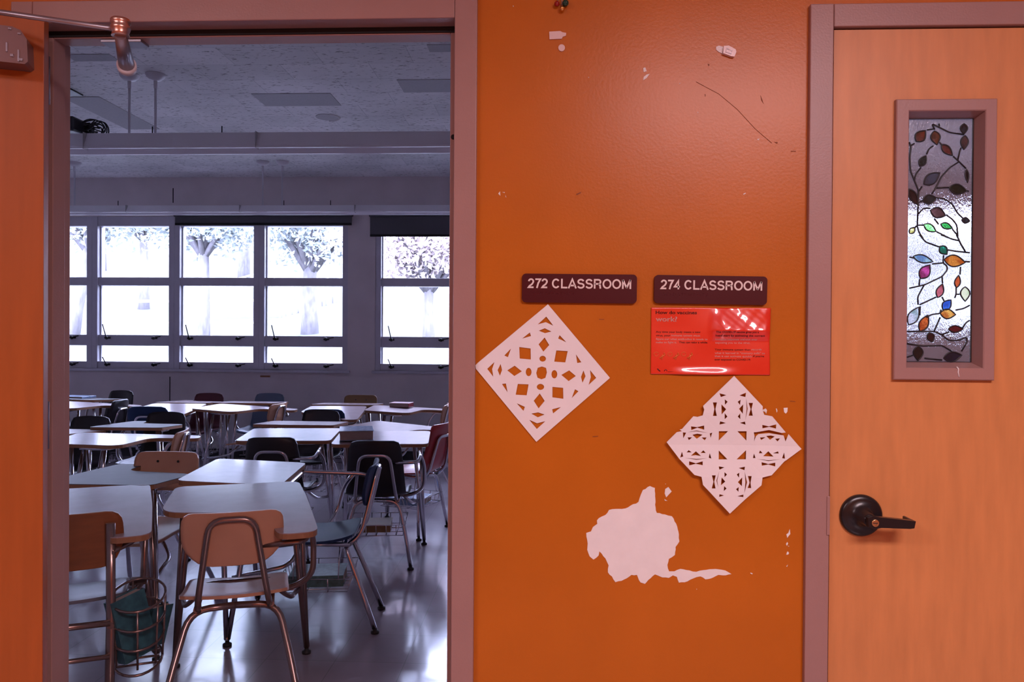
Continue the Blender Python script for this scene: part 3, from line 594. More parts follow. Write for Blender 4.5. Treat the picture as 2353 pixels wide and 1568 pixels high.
st7 = [[(370,0),(430,75),(570,125)], [(590,0),(700,45),(770,60)], [(750,0),(790,90),(840,175)], [(655,155),(740,170),(885,185)], [(265,230),(310,240)], [(500,300),(610,290)], [(615,210),(610,290),(650,320),(655,360),(600,430),(420,515),(265,550)], [(835,275),(885,278)], [(790,330),(785,410)], [(370,455),(365,520)], [(600,430),(605,500)], [(415,520),(350,640),(355,720)], [(370,720),(540,640)], [(600,640),(620,680)], [(745,540),(745,610),(730,650)], [(745,612),(780,612)], [(590,770),(580,810),(490,820),(440,850)], [(740,775),(820,760),(885,725)], [(580,850),(520,990)], [(240,995),(520,995),(600,1030),(670,1090),(780,1085),(850,1050),(860,1100),(800,1200)], [(600,1025),(670,1000)], [(810,960),(850,900),(885,880)], [(240,1120),(400,1145),(600,1140),(700,1200)], [(240,1260),(300,1240)], [(420,1270),(600,1290)], [(375,735),(370,830)]]
for zf, S_ in ((G6, st6), (G7, st7)):
    for s in S_: add_tube(lead, [Vector((clampg(zf(*p))[0], GY-.0012, clampg(zf(*p))[1])) for p in s], .0018, 5, fr=.006)
add_tube(lead, [Vector((x, GY-.001, z)) for x, z in ((X0g, Z0g), (X1g, Z0g), (X1g, Z1g), (X0g, Z1g))], .0016, 5, closed=True)
obj('leading', lead, M['lead'], d2)
# lever handle
hc = D2(1977, 1184, YF); RY = Matrix.Rotation(PI/2, 4, 'X')
b = BM(); add_lathe(b, [(.0465, 0), (.0465, .005), (.043, .010), (.036, .0115), (.024, .012), (.022, .016), (.016, .019), (.0145, .05), (.012, .054)], Matrix.Translation((hc[0], YF, hc[1])) @ RY, 40)
hs = obj('rosette', b, M['black'], d2); hs['label'] = 'black round rosette'
k0 = D2(2004, 1199, YF-.055); tip = D2(2098, 1203, YF-.055)
b = BM(); zc = k0[1]
pr = [(k0[0]-.014, zc+.010), (k0[0]-.004, zc+.0135), (k0[0]+.012, zc+.012), (tip[0]-.01, zc+.006), (tip[0], zc+.005), (tip[0]-.003, zc-.010), (tip[0]-.012, zc-.0115), (k0[0]+.014, zc-.0105), (k0[0], zc-.014), (k0[0]-.012, zc-.010)]
add_prism(b, pr, [], wallf(YF-.068), .014); add_box(b, (tip[0]-.007, YF-.060, zc-.006), (tip[0]-.001, YF-.020, zc+.006), .002)
add_tube(b, [Vector((hc[0], YF-.045, hc[1])), Vector((hc[0]+.008, YF-.058, hc[1]-.004)), Vector((k0[0], YF-.060, zc))], .0125, 12)
lv = obj('lever', b, M['black'], d2)
bm2 = BM(); add_lathe(bm2, [(.0078, 0), (.0078, .0025), (.0068, .003)], Matrix.Translation((k0[0]+.001, YF-.0678, zc)) @ RY, 20); o = obj('key_cylinder', bm2, M['brass'], lv); o['label'] = 'brass key cylinder'
b = BM(); add_box(b, (k0[0]-.0045, YF-.0714, zc-.0006), (k0[0]+.0055, YF-.0706, zc+.0008)); obj('keyway', b, M['dark'], lv)

# ================================================================== OPEN DOOR LEAF, ROOM 272
hx = XL+.062; AH = math.radians(22)
d1 = struct(empty('door_1', (hx, -.062, 0)), 'orange door leaf swung open against the corridor wall at left'); d1.rotation_euler = (0, 0, AH)
b = BM(); add_box(b, (-.905, 0, .008), (0, .044, ZT-.003), .0015); obj('door_leaf', b, M['wood_dk'], d1)
Mi = Matrix.Translation((hx, -.062, 0)) @ Matrix.Rotation(AH, 4, 'Z'); Mi_inv = Mi.inverted()
def onleaf(px, py, off=0.0):      # point on the leaf's visible face, door-local
    n = (Mi.to_3x3() @ Vector((0, -1, 0))); p0 = Mi @ Vector((0, -off, 0)); d = ray(px, py); t = (p0-CAM).dot(n)/d.dot(n)
    return Mi_inv @ (CAM + d*t)
ca = onleaf(64, 88, .055); cb = onleaf(64, 148, .055); ctop = onleaf(40, 62, .055)
b = BM(); zt_, zb_ = ctop.z, cb.z; xr_ = ca.x
prof = [(xr_-.26, zb_), (xr_-.006, zb_), (xr_, zb_+.006), (xr_-.002, zt_-.024), (xr_-.014, zt_-.006), (xr_-.03, zt_), (xr_-.26, zt_)]
add_prism(b, prof, [], lambda u, v, d: Vector((u, -.055+d, v)), .0545)
cl = obj('closer_body', b, M['closer'], d1); cl['label'] = 'bronze door closer body'
b = BM()
for (px, py, w_, h_) in ((15, 108, .003, .020), (42, 128, .003, .026), (27, 127, .006, .006), (48, 137, .006, .006), (44, 77, .006, .004), (22, 66, .006, .004)):
    q = onleaf(px, py, .056); add_box(b, (q.x-w_/2, q.y-.0012, q.z-h_/2), (q.x+w_/2, q.y+.002, q.z+h_/2), .0004)
o = obj('cover_screw', b, M['steel'], cl)
yk = -.16
def A(px, py, y): return Mi_inv @ atY(px, py, y)
b = BM(); add_tube(b, [A(-60, 16, -.16), A(0, 28, -.16), A(275, 68, yk)], .0062, 8, flat=.6); o = obj('closer_arm', b, M['steel'], d1)
b = BM(); kc = A(277, 64, yk); rk = 22.5/ (F/(1.735+yk)); hk = 40/(F/(1.735+yk))
add_lathe(b, [(rk*.9, -hk*.5), (rk*.8, -hk*.3), (rk*.95, -hk*.1), (rk, hk*.05), (rk*.85, hk*.15), (rk, hk*.28), (rk, hk*.42), (rk*.9, hk*.5)], Matrix.Translation(kc), 24)
o = obj('arm_knuckle', b, M['copper'], d1); o['label'] = 'copper coloured pivot knuckle'
b = BM(); e1 = A(277, 80, yk); e2 = A(291, 150, -.06); add_tube(b, [e1, e1*.5+e2*.5, e2], rk*.60, 18, r2=rk*.85)
o = obj('forearm_tube', b, M['steel'], d1)
b = BM(); dirn = (e2-e1).normalized(); add_tube(b, [e2-dirn*.004, e2+dirn*.012], rk*1.02, 20); o = obj('end_cap', b, M['rod'], d1)
shoe = box('soffit_shoe', (W(205, 90)[0]-0, .045, ZT-.023), (W(300, 90)[0], .083, ZT-.0165), M['steel'], None, .001)
shoe.parent = fr1; shoe.location = (-fr1.location.x, 0, 0)
for z in (.25, 1.15, 1.95):
    b = BM(); add_tube(b, [Vector((-.004, .048, z)), Vector((-.004, .048, z+.11))], .006, 10); obj('hinge', b, M['steel'], d1)

# ================================================================== THE CLASSROOM SHELL
YB = 7.0; CZ = 3.25; XW0, XW1 = -7.2, 0.30; X274 = 8.2
def boxs(name, lo, hi, mt, label=None, bev=0):
    return struct(box(name, lo, hi, mt, None, bev), label)
boxs('floor', (XW0-.1, -3.6, -.05), (X274+.1, 7.3, 0), M['floor'], 'waxed grey vinyl tile floor')
ceil = boxs('ceiling', (XW0-.1, .13, CZ), (X274+.1, 7.3, CZ+.08), M['ceil'], 'speckled acoustic tile ceiling of the classroom')
boxs('wall_left', (XW0-.1, .10, 0), (XW0, YB, CZ), M['cwall'])
boxs('wall_right', (X274, .10, 0), (X274+.1, YB, CZ), M['cwall'])
boxs('wall_middle', (XW1, .131, 0), (XW1+.12, YB, CZ), M['cwall'])
# classroom side of the corridor wall
bm = BM(); add_prism(bm, [(XW0, 0), (X274, 0), (X274, CZ), (XW0, CZ)], [[(XL-.02, .001), (XR+.02, .001), (XR+.02, ZT+.02), (XL-.02, ZT+.02)], [(X2L-.02, .001), (X2R+.02, .001), (X2R+.02, ZT2+.02), (X2L-.02, ZT2+.02)]], wallf(.1005), .03)
struct(obj('wall_inner', bm, M['cwall']))
# corridor behind the camera
boxs('ceiling', (-4.2, -3.5, 2.705), (4.2, .0, 2.78), M['hallceil'], 'corridor ceiling')
boxs('wall_rear', (-4.2, -3.6, 0), (4.2, -3.5, 2.70), M['orange'])
boxs('wall_west', (-4.3, -3.5, 0), (-4.2, 0, 2.70), M['orange']); boxs('wall_east', (4.2, -3.5, 0), (4.3, 0, 2.70), M['orange'])

# window wall with openings
def BX(px): return atY(px, 700, YB).x
def BZ(py): return atY(600, py, YB).z
WZ0, WZ1 = BZ(850), BZ(497)
units1 = [(-330, -165), (-150, 15), (25, 208)] ; units1 = []
U1 = [BX(215-188*3), BX(215-188*2), BX(215-188), BX(210), BX(399), BX(594), BX(799)]
U2 = [BX(862), BX(1062), BX(1255)]
G1 = (U1[0]-.02, U1[-1]+.0); G2 = (U2[0], U2[-1])
V = [1.2, 2.2, 3.2, 4.2, 5.2, 6.2, 7.2]
wz274 = (atY(2150, 772, YB).z, atY(2150, 470, YB).z)
G3 = (V[0], V[-1])
bm = BM()
def slab(x0, x1, z0, z1): add_box(bm, (x0, YB, z0), (x1, YB+.22, z1))
slab(XW0-.1, G1[0], 0, CZ); slab(G1[0], G1[1], 0, WZ0); slab(G1[0], G1[1], WZ1, CZ); slab(G1[1], G2[0], 0, CZ); slab(G2[0], G2[1], 0, WZ0); slab(G2[0], G2[1], WZ1, CZ)
slab(G2[1], G3[0], 0, CZ); slab(G3[0], G3[1], 0, wz274[0]); slab(G3[0], G3[1], wz274[1], CZ); slab(G3[1], X274+.1, 0, CZ)
wb = struct(obj('wall_back', bm, M['cwall']), 'grey painted window wall of the classroom')
for (px, a_, c_) in ((397, 432, 466), (391, 868, 938)):
    x = BX(px); b = BM(); add_box(b, (x-.006, YB-.0012, BZ(c_)), (x+.006, YB+.001, BZ(a_))); obj('wall_seam', b, M['dark'], wb)
b = BM(); add_box(b, (BX(600), YB-.02, BZ(867)), (BX(622), YB+.001, BZ(863)), .003); obj('rust_mark', b, M['topedge'], wb)
casing_z = BZ(940)
boxs('trim_3', (XW0, YB-.16, .10), (XW1, YB-.0005, casing_z), M['cpanel'], 'long low painted casing under the windows', .01)
boxs('baseboard_back', (XW0, YB-.15, 0), (XW1, YB-.0005, .099), M['basebk'], 'black rubber baseboard')
boxs('trim_4', (G1[0]-.05, YB-.035, WZ0-.03), (G1[1]+.03, YB+.01, WZ0), M['wframe'], 'window sill', .004)
boxs('trim_5', (G2[0]-.03, YB-.035, WZ0-.03), (G2[1]+.03, YB+.01, WZ0), M['wframe'], 'window sill', .004)
wn = [0]
def window(x0, x1, z0, z1, rows, label, latches=True):
    wn[0] += 1
    r = struct(empty('window_%d' % wn[0], ((x0+x1)/2, YB+.08, z0)), label); hw = (x1-x0)/2; H = z1-z0
    b = BM(); fw = .065
    add_box(b, (-hw, -.07, 0), (-hw+fw, .09, H), .003); add_box(b, (hw-fw, -.07, 0), (hw, .09, H), .003)
    add_box(b, (-hw+fw, -.06, 0), (hw-fw, .08, rows[0][0]-z0), .003)
    for (a, c) in zip(rows, rows[1:]): add_box(b, (-hw+fw, -.05, a[1]-z0), (hw-fw, .07, c[0]-z0), .004)
    add_box(b, (-hw+fw, -.06, rows[-1][1]-z0), (hw-fw, .08, H), .003)
    # slim inner sash lines
    for (a, c) in rows:
        for s in (-1, 1): add_box(b, (s*(hw-fw)-.012 if s > 0 else -hw+fw, -.01, a-z0), (hw-fw if s > 0 else -hw+fw+.012, .03, c-z0), .002)
    obj('window_frame', b, M['wframe'], r)
    for (a, c) in rows: box('pane', (-hw+fw+.002, .005, a-z0-.002), (hw-fw-.002, .009, c-z0+.002), M['glass'], r)
    if latches:
        for k, (a, c) in enumerate(rows[:2]):
            for s in (-.62, .52):
                b = BM(); x = s*hw; z = a-z0-.035
                add_box(b, (x-.030, -.085, z-.012), (x+.030, -.049, z+.012), .005); add_lathe(b, [(.022, 0), (.014, .02)], Matrix.Translation((x, -.085, z)) @ RY, 10)
                o = obj('latch', b, M['dark'], r)
                if s < 0: b2 = BM(); add_tube(b2, [Vector((x, -.10, z+.01)), Vector((x-.03, -.12, z+(.16 if k else .09)))], .006, 6); obj('latch_handle', b2, M['dark'], o)
                else: b2 = BM(); add_tube(b2, [Vector((x, -.10, z)), Vector((x+.10, -.12, z+.02))], .006, 6); obj('latch_handle', b2, M['dark'], o)
    return r
rows = [(BZ(834), BZ(797)), (BZ(772), BZ(657)), (BZ(638), BZ(519))]
nm = ['leftmost of the tall windows, outside the view', 'second window from the left, outside the view', 'window at the far left edge of the doorway view', 'window left of the wide mullion', 'middle window of the classroom wall, under the dark shade', 'window left of the wall pier', 'window right of the wall pier', 'window hidden behind the right jamb']
for i in range(6): window(U1[i], U1[i+1], WZ0, WZ1, rows, nm[i])
for i in range(2): window(U2[i], U2[i+1], WZ0, WZ1, rows, nm[6+i])
for i in range(6): window(V[i], V[i+1], wz274[0], wz274[1], [(wz274[0]+.07, wz274[0]+.8), (wz274[0]+.86, wz274[1]-.07)], 'window of the neighbouring classroom', False)
# roller shades
def shade(x0, x1, z0, label):
    r = tag(empty('roller_shade', ((x0+x1)/2, YB-.05, z0)), label, 'window shade', 'dark roller shades'); hw = (x1-x0)/2
    H = WZ1+.06-z0
    box('fabric', (-hw+.01, -.006, 0), (hw-.01, -.002, H-.03), M['shade'], r); b = BM(); add_tube(b, [Vector((-hw, 0, H-.04)), Vector((hw, 0, H-.04))], .035, 14); obj('roller', b, M['shade'], r)
    box('hem_bar', (-hw+.01, -.012, -.012), (hw-.01, .002, .014), M['dark'], r, .003)
shade(BX(405), BX(812), BZ(517), 'rolled up dark shade above the two middle windows')
shade(BX(850), BX(1255), BZ(543), 'partly lowered dark shade above the window right of the pier')

# ceiling repair tiles and patch are parts of the ceiling
def ceil_quad(pts, mt, label):
    b = BM(); q = [atZ(x, y, CZ-.004) for x, y in pts]; add_prism(b, [(p.x, p.y) for p in q], [], lambda u, v, d: Vector((u, v, CZ-.004+d)), .006); o = obj('ceiling_tile', b, mt, ceil); o['label'] = label
def ctile(px, py, nx, ny):       # tile aligned with the grid, centre pixel
    c = atZ(px, py, CZ); b = BM(); add_box(b, (c.x-nx/2, c.y-ny/2, CZ-.004), (c.x+nx/2, c.y+ny/2, CZ+.001)); o = obj('ceiling_tile', b, M['tileA'], ceil); o['label'] = 'darker grey replacement tile'
ctile(683, 229, .61, .305); ctile(990, 197, .45, .28); ctile(262, 262, .30, .92); ctile(212, 132, .30, .12); ctile(1020, 110, .2, .12)
b = BM(); c = atZ(752, 269, CZ); add_lathe(b, [(.095, -.002), (.095, .001)], Matrix.Translation((c.x, c.y, CZ-.002)) @ Matrix.Scale(1, 4), 24); o = obj('ceiling_patch', b, M['tileA'], ceil)
b = BM(); add_tube(b, [Vector((c.x+.10*math.cos(t*.35-1.1), c.y+.10*math.sin(t*.35-1.1), CZ-.002)) for t in range(9)], .010, 6); obj('plaster_crumbs', b, M['patch'], ceil)

# ---------------- pendant lights
def pendant(yc, zb, zt_, rods, label, x0, x1):
    r = tag(empty('pendant_light', (0, yc, 0)), label, 'ceiling light', 'long linear pendant lights')
    b = BM(); h = zt_-zb
    # housing: narrow top, flaring trough sides
    prof = [(-.055, zt_), (.055, zt_), (.075, zb+h*.62), (.10, zb+.012), (.10, zb), (.085, zb), (.05, zb+.03), (-.05, zb+.03), (-.085, zb), (-.10, zb), (-.10, zb+.012), (-.075, zb+h*.62)]
    add_prism(b, [(p[0], p[1]) for p in prof], [], lambda u, v, d: Vector((x0+d, u, v)), x1-x0); obj('housing', b, M['white'], r)
    n = int((x1-x0)/1.22)
    for i in range(1, n): box('joint_seam', (x0+i*1.22-.0015, -.103, zb-.002), (x0+i*1.22+.0015, -.045, zt_-.002), M['tileA'], r)
    for x in rods:
        b = BM(); add_tube(b, [Vector((x, 0, zt_-.005)), Vector((x, 0, CZ-.02))], .009, 8); add_tube(b, [Vector((x, 0, CZ-.10)), Vector((x, 0, CZ-.03))], .013, 8); rd = obj('hanging_rod', b, M['rod'], r)
        b = BM(); add_lathe(b, [(.012, -.048), (.04, -.04), (.06, -.022), (.068, -.004), (.068, -.0005)], Matrix.Translation((x, 0, CZ)), 20); obj('canopy', b, M['rod'], rd)
    for x in (x0+.9, x0+1.7, x0+2.3, x0+4.1, x0+4.6):
        b = BM(); add_tube(b, [Vector((x, .0, zt_-.003)), Vector((x, 0, zt_+.06))], .004, 6); obj('hanger_stud', b, M['dark'], r)
    return r
p1 = atZ(328, 171, CZ); xs1 = [atZ(297, 171, CZ).x, atZ(358, 171, CZ).x]
zb1 = atY(600, 347, p1.y).z; zt1 = atY(600, 309, p1.y).z
pendant(p1.y, zb1, zt1, xs1+[xs1[0]+2.44+.0, xs1[1]+2.44], 'nearer long white pendant light crossing the classroom, upper of the two', XW0+.3, XW1-.15)
p2 = atZ(626, 371, CZ); xs2 = [atZ(604, 371, CZ).x, atZ(649, 371, CZ).x]
zb2 = atY(600, 491, p2.y).z; zt2 = atY(600, 474, p2.y).z
pendant(p2.y, zb2, zt2, [xs2[0]-2.26, xs2[1]-2.26]+xs2, 'farther long white pendant light just in front of the windows', XW0+.3, XW1-.15)

# ---------------- ceiling projector with cables
pj = atY(165, 290, p1.y+.35); r = tag(empty('ceiling_projector', (pj.x, pj.y, 0)), 'black projector with tangled cables hung from the classroom ceiling at left', 'projector')
z = pj.z; b = BM(); add_box(b, (-.22, -.14, z-.07), (.10, .14, z+.04), .015); add_lathe(b, [(.035, 0), (.045, .03), (.03, .035)], Matrix.Translation((-.02, -.14, z-.02)) @ RY, 16); obj('housing', b, M['cable'], r)
b = BM(); add_tube(b, [Vector((-.04, 0, z+.03)), Vector((-.04, 0, CZ-.012))], .018, 10); add_box(b, (-.12, -.08, CZ-.014), (.04, .08, CZ-.001), .003); obj('mount', b, M['cable'], r)
rnd = random.Random(2); 
for k in range(7):
    b = BM(); pts = [Vector((.08, rnd.uniform(-.05, .05), z+rnd.uniform(-.03, .02)))]
    a0 = rnd.uniform(0, 6); rr = rnd.uniform(.05, .10)
    for j in range(9): pts.append(Vector((.16+rr*math.cos(a0+j*.7)+k*.008, rnd.uniform(-.03, .03), z-.03+rr*.8*math.sin(a0+j*.7))))
    pts.append(Vector((.02, 0, z-.05))); add_tube(b, pts, .005, 6, fr=.03); obj('cable', b, M['cable'], r)

# ================================================================== COMBINATION DESKS
cache = {}
def part(name, key, fn, mt, parent):
    k = (name, key, mt if isinstance(mt, str) else tuple(mt))
    if k not in cache:
        b = BM(); fn(b); bmesh.ops.recalc_face_normals(b, faces=b.faces[:]); me = bpy.data.meshes.new(name); b.to_mesh(me); b.free()
        for x in ([mt] if isinstance(mt, str) else mt): me.materials.append(M[x])
        cache[k] = me
    o = bpy.data.objects.new(name, cache[k]); COL.objects.link(o); o.parent = parent; return o
def smoothpoly(pts, r, n=5):
    pts = [Vector((p[0], p[1], 0)) for p in pts]; out = []; N = len(pts)
    for i in range(N):
        a, b_, c = pts[i-1], pts[i], pts[(i+1) % N]; d1 = a-b_; d2 = c-b_
        ri = r[i] if isinstance(r, (list, tuple)) else r; rr = min(ri, d1.length*.45, d2.length*.45); p, q = b_+d1.normalized()*rr, b_+d2.normalized()*rr
        for k in range(n+1):
            t = k/n; w_ = p*(1-t)**2 + b_*2*t*(1-t) + q*t*t; out.append((w_.x, w_.y))
    return out
TOPY = (.00, .46)
def topz(y): return .742 + .055*(y-.23)
def fn_top(b, o_=None):
    o_ = o_ or smoothpoly([(-.28, .46), (.235, .46), (.27, .10), (.295, -.30), (.155, -.31), (.10, -.02), (-.285, .06)], [.05, .05, .1, .05, .05, .09, .09])
    n0 = len(b.faces)
    add_prism(b, o_, [], lambda u, v, d: Vector((u, v, topz(v)-d)), .003)
    n1 = len(b.faces); b.faces.ensure_lookup_table()
    add_prism(b, [(u*.999, v*.999+.0002) for u, v in o_], [], lambda u, v, d: Vector((u, v, topz(v)-.003-d)), .019)
    b.faces.ensure_lookup_table()
    for f in b.faces[n1:]: f.material_index = 1
def fn_recttop(o): return lambda b: fn_top(b, smoothpoly([(-.305, o+.23), (.305, o+.23), (.305, o-.23), (-.305, o-.23)], [.045]*4))
def fn_vleg(s):
    def g(b):
        x = .25*s
        add_tube(b, [(x-.05*s, .28, topz(.28)-.021), (x+.02*s, .38, .03)], .0125, 10)
        add_tube(b, [(x-.01*s, .42, topz(.42)-.021), (x+.02*s, .385, .03)], .0125, 10)
        add_lathe(b, [(.012, .045), (.013, .030), (.010, .024)], Matrix.Translation((x+.02*s, .382, 0)), 12)
    return g
def fn_glide(s, y, x0=.27):
    def g(b): add_lathe(b, [(.009, .026), (.010, .014), (.020, .010), (.020, .0)], Matrix.Translation((x0*s, y, 0)), 14)
    return g
def fn_ball(s, y, x0=.27):
    def g(b):
        bmesh.ops.create_uvsphere(b, u_segments=16, v_segments=10, radius=.033, matrix=Matrix.Translation((x0*s, y, .033)))
        for f in b.faces: f.smooth = True
    return g
def fn_rearleg(s, w=.245, y=-.33):
    def g(b):
        add_tube(b, [(0, -.12, .412), (w*.63*s, -.12, .405), (w*.83*s, (y-.12)*.5, .22), (w*s, y, .022)], .0125, 10, fr=.07)
    return g
def fn_seatbar(b):
    add_tube(b, [(-.13, -.15, .415), (-.13, .12, .425), (.13, .12, .425), (.13, -.15, .415)], .011, 10, fr=.05)
def fn_rail(b):
    add_tube(b, [(.10, -.225, .655), (.255, -.22, .66), (.265, -.16, topz(-.2)-.035), (.24, .12, topz(.12)-.036), (.23, .40, topz(.40)-.036)], .0105, 10, fr=.05)
def fn_support(b):
    add_tube(b, [(.262, -.12, topz(-.12)-.032), (.285, -.06, .62), (.285, -.02, .47), (.20, .02, .41), (.10, .03, .415)], .012, 10, fr=.08)
def fn_stretch(s):
    return lambda b: add_tube(b, [(.24*s, .37, .30), (.20*s, .12, .34), (.13*s, .08, .415)], .010, 8, fr=.05)
def fn_crossbar(b):
    add_tube(b, [(-.22, .30, topz(.3)-.032), (-.20, .14, topz(.14)-.034), (.20, .14, topz(.14)-.034), (.22, .30, topz(.3)-.032)], .011, 8, fr=.05)
def backy(z): return -.185 - (z-.44)*.20
def fn_backtube(b, zt_=.765, wt=.075):
    add_tube(b, [(-.125, -.13, .405), (-.12, backy(.45)-.012, .46), (-wt, backy(zt_)-.02, zt_), (wt, backy(zt_)-.02, zt_), (.12, backy(.45)-.012, .46), (.125, -.13, .405)], .0115, 10, fr=.05)
def fn_panelback(b):
    prof = smoothpoly([(-.172, .79), (.172, .79), (.175, .66), (.11, .59), (-.11, .59), (-.175, .66)], [.045, .045, .06, .07, .07, .06], 6)
    tri_sheet(b, prof, lambda u, v: Vector((u, backy(v)-.004+.9*u*u, v)), .011, (0, -1, 0))
def tri_sheet(b, prof, f3, th, nrm):
    """curved sheet: grid clipped to outline, both faces and rim"""
    xs = [p[0] for p in prof]; zs = [p[1] for p in prof]; x0, x1, z0, z1 = min(xs), max(xs), min(zs), max(zs)
    # build as rows of spans
    N = 12; K = 12; rows = []
    def span(z):
        xx = []
        for i in range(len(prof)):
            a, c = prof[i], prof[(i+1) % len(prof)]
            if (a[1]-z)*(c[1]-z) <= 0 and a[1] != c[1]: xx.append(a[0]+(c[0]-a[0])*(z-a[1])/(c[1]-a[1]))
        return (min(xx), max(xx)) if xx else (0, 0)
    n = Vector(nrm)
    for j in range(N+1):
        t = .5-.5*math.cos(PI*j/N); z = z0+(z1-z0)*min(max(t, .0005), .9995); a, c = span(z)
        rows.append([(a+(c-a)*(.5-.5*math.cos(PI*(.08+.84*i/K)) - .0157)/(1-.0314), z) for i in range(K+1)])
    Fv = [[b.verts.new(f3(u, v)) for u, v in r_] for r_ in rows]; Bv = [[b.verts.new(f3(u, v)+n*th) for u, v in r_] for r_ in rows]
    for j in range(N):
        for i in range(K):
            f = b.faces.new((Fv[j][i], Fv[j][i+1], Fv[j+1][i+1], Fv[j+1][i])); f.smooth = True
            f = b.faces.new((Bv[j][i], Bv[j+1][i], Bv[j+1][i+1], Bv[j][i+1])); f.smooth = True
    for j in range(N):
        b.faces.new((Fv[j][0], Fv[j+1][0], Bv[j+1][0], Bv[j][0])); b.faces.new((Fv[j][K], Bv[j][K], Bv[j+1][K], Fv[j+1][K]))
    for i in range(K):
        b.faces.new((Fv[0][i], Bv[0][i], Bv[0][i+1], Fv[0][i+1])); b.faces.new((Fv[N][i], Fv[N][i+1], Bv[N][i+1], Bv[N][i]))
def seatz(u, v): return .437 + .35*u*u + .9*(v-.02)**2*(1 if v < .02 else -.5) - .004
def fn_panelseat(b):
    prof = smoothpoly([(-.195, -.17), (.195, -.17), (.185, .20), (-.185, .20)], [.06, .06, .07, .07], 6)
    tri_sheet(b, prof, lambda u, v: Vector((u, v, seatz(u, v))), .012, (0, 0, -1))
def fn_wideshell(b):
    fn_shell(b, [(.20, .418, .18), (.17, .432, .195), (.08, .436, .198), (-.04, .432, .198), (-.13, .440, .194), (-.18, .475, .180), (-.205, .54, .174), (-.222, .62, .168), (-.238, .70, .160), (-.252, .755, .153), (-.256, .785, .138), (-.257, .795, .11)])
def fn_shell(b, path=None):
    # one-piece plastic shell: path from seat front up to back top, width varies
    path = path or [(.20, .418, .19), (.17, .432, .200), (.08, .436, .200), (-.04, .432, .198), (-.13, .440, .190), (-.185, .475, .150), (-.205, .54, .155), (-.222, .62, .172), (-.238, .70, .180), (-.252, .76, .174), (-.256, .785, .155), (-.257, .795, .12)]
    K = 12; R = []
    for (y, z, hw) in path:
        row = []
        for i in range(K+1):
            u = -1+2*i/K; c = abs(u)**2.4
            if z < .47: row.append((u*hw, y, z+.022*c))
            else: row.append((u*hw, y+.030*c, z-.004*c))
        R.append(row)
    Fv = [[b.verts.new(p) for p in r_] for r_ in R]; Bv = []
    for j, r_ in enumerate(R):
        a = Vector((0, path[max(j-1, 0)][0], path[max(j-1, 0)][1])); c = Vector((0, path[min(j+1, len(path)-1)][0], path[min(j+1, len(path)-1)][1])); t = (c-a).normalized(); n = Vector((0, t.z, -t.y))
        n = -n if n.z > 0 and t.y < -.5 else n
        if n.y > 0: n = -n
        Bv.append([b.verts.new(Vector(p)+n*.009 if abs(t.z) > .5 else Vector(p)+Vector((0, 0, -.009))) for p in r_])
    N = len(R)-1
    for j in range(N):
        for i in range(K):
            f = b.faces.new((Fv[j][i], Fv[j][i+1], Fv[j+1][i+1], Fv[j+1][i])); f.smooth = True
            f = b.faces.new((Bv[j][i], Bv[j+1][i], Bv[j+1][i+1], Bv[j][i+1])); f.smooth = True
        b.faces.new((Fv[j][0], Fv[j+1][0], Bv[j+1][0], Bv[j][0])); b.faces.new((Fv[j][K], Bv[j][K], Bv[j+1][K], Fv[j+1][K]))
    for i in range(K):
        b.faces.new((Fv[0][i], Bv[0][i], Bv[0][i+1], Fv[0][i+1])); b.faces.new((Fv[N][i], Fv[N][i+1], Bv[N][i+1], Bv[N][i]))
def fn_basket(b):
    r_ = .0028
    for z, g in ((.20, 0), (.265, .012)): add_tube(b, [(-.16-g, -.14-g, z), (.16+g, -.14-g, z), (.16+g, .17+g, z), (-.16-g, .17+g, z)], r_, 6, closed=True)
    for x in (-.12, -.06, 0, .06, .12): add_tube(b, [(x, -.152, .265), (x, -.14, .20), (x, .17, .20), (x, .182, .265)], r_, 6)
    for y in (-.05, .05): add_tube(b, [(-.172, y, .265), (-.16, y, .20), (.16, y, .20), (.172, y, .265)], r_, 6)
    for sx in (-1, 1):
        for y in (-.10, .11): add_tube(b, [(sx*.172, y, .265), (sx*.125, y, .415)], r_, 6)
def fn_screw(q):
    s = .055*q
    return lambda b: add_lathe(b, [(.007, 0), (.006, .003)], Matrix.Translation((s, backy(.74)+.000+.9*s*s, .74)) @ Matrix.Rotation(-PI/2, 4, 'X'), 10)

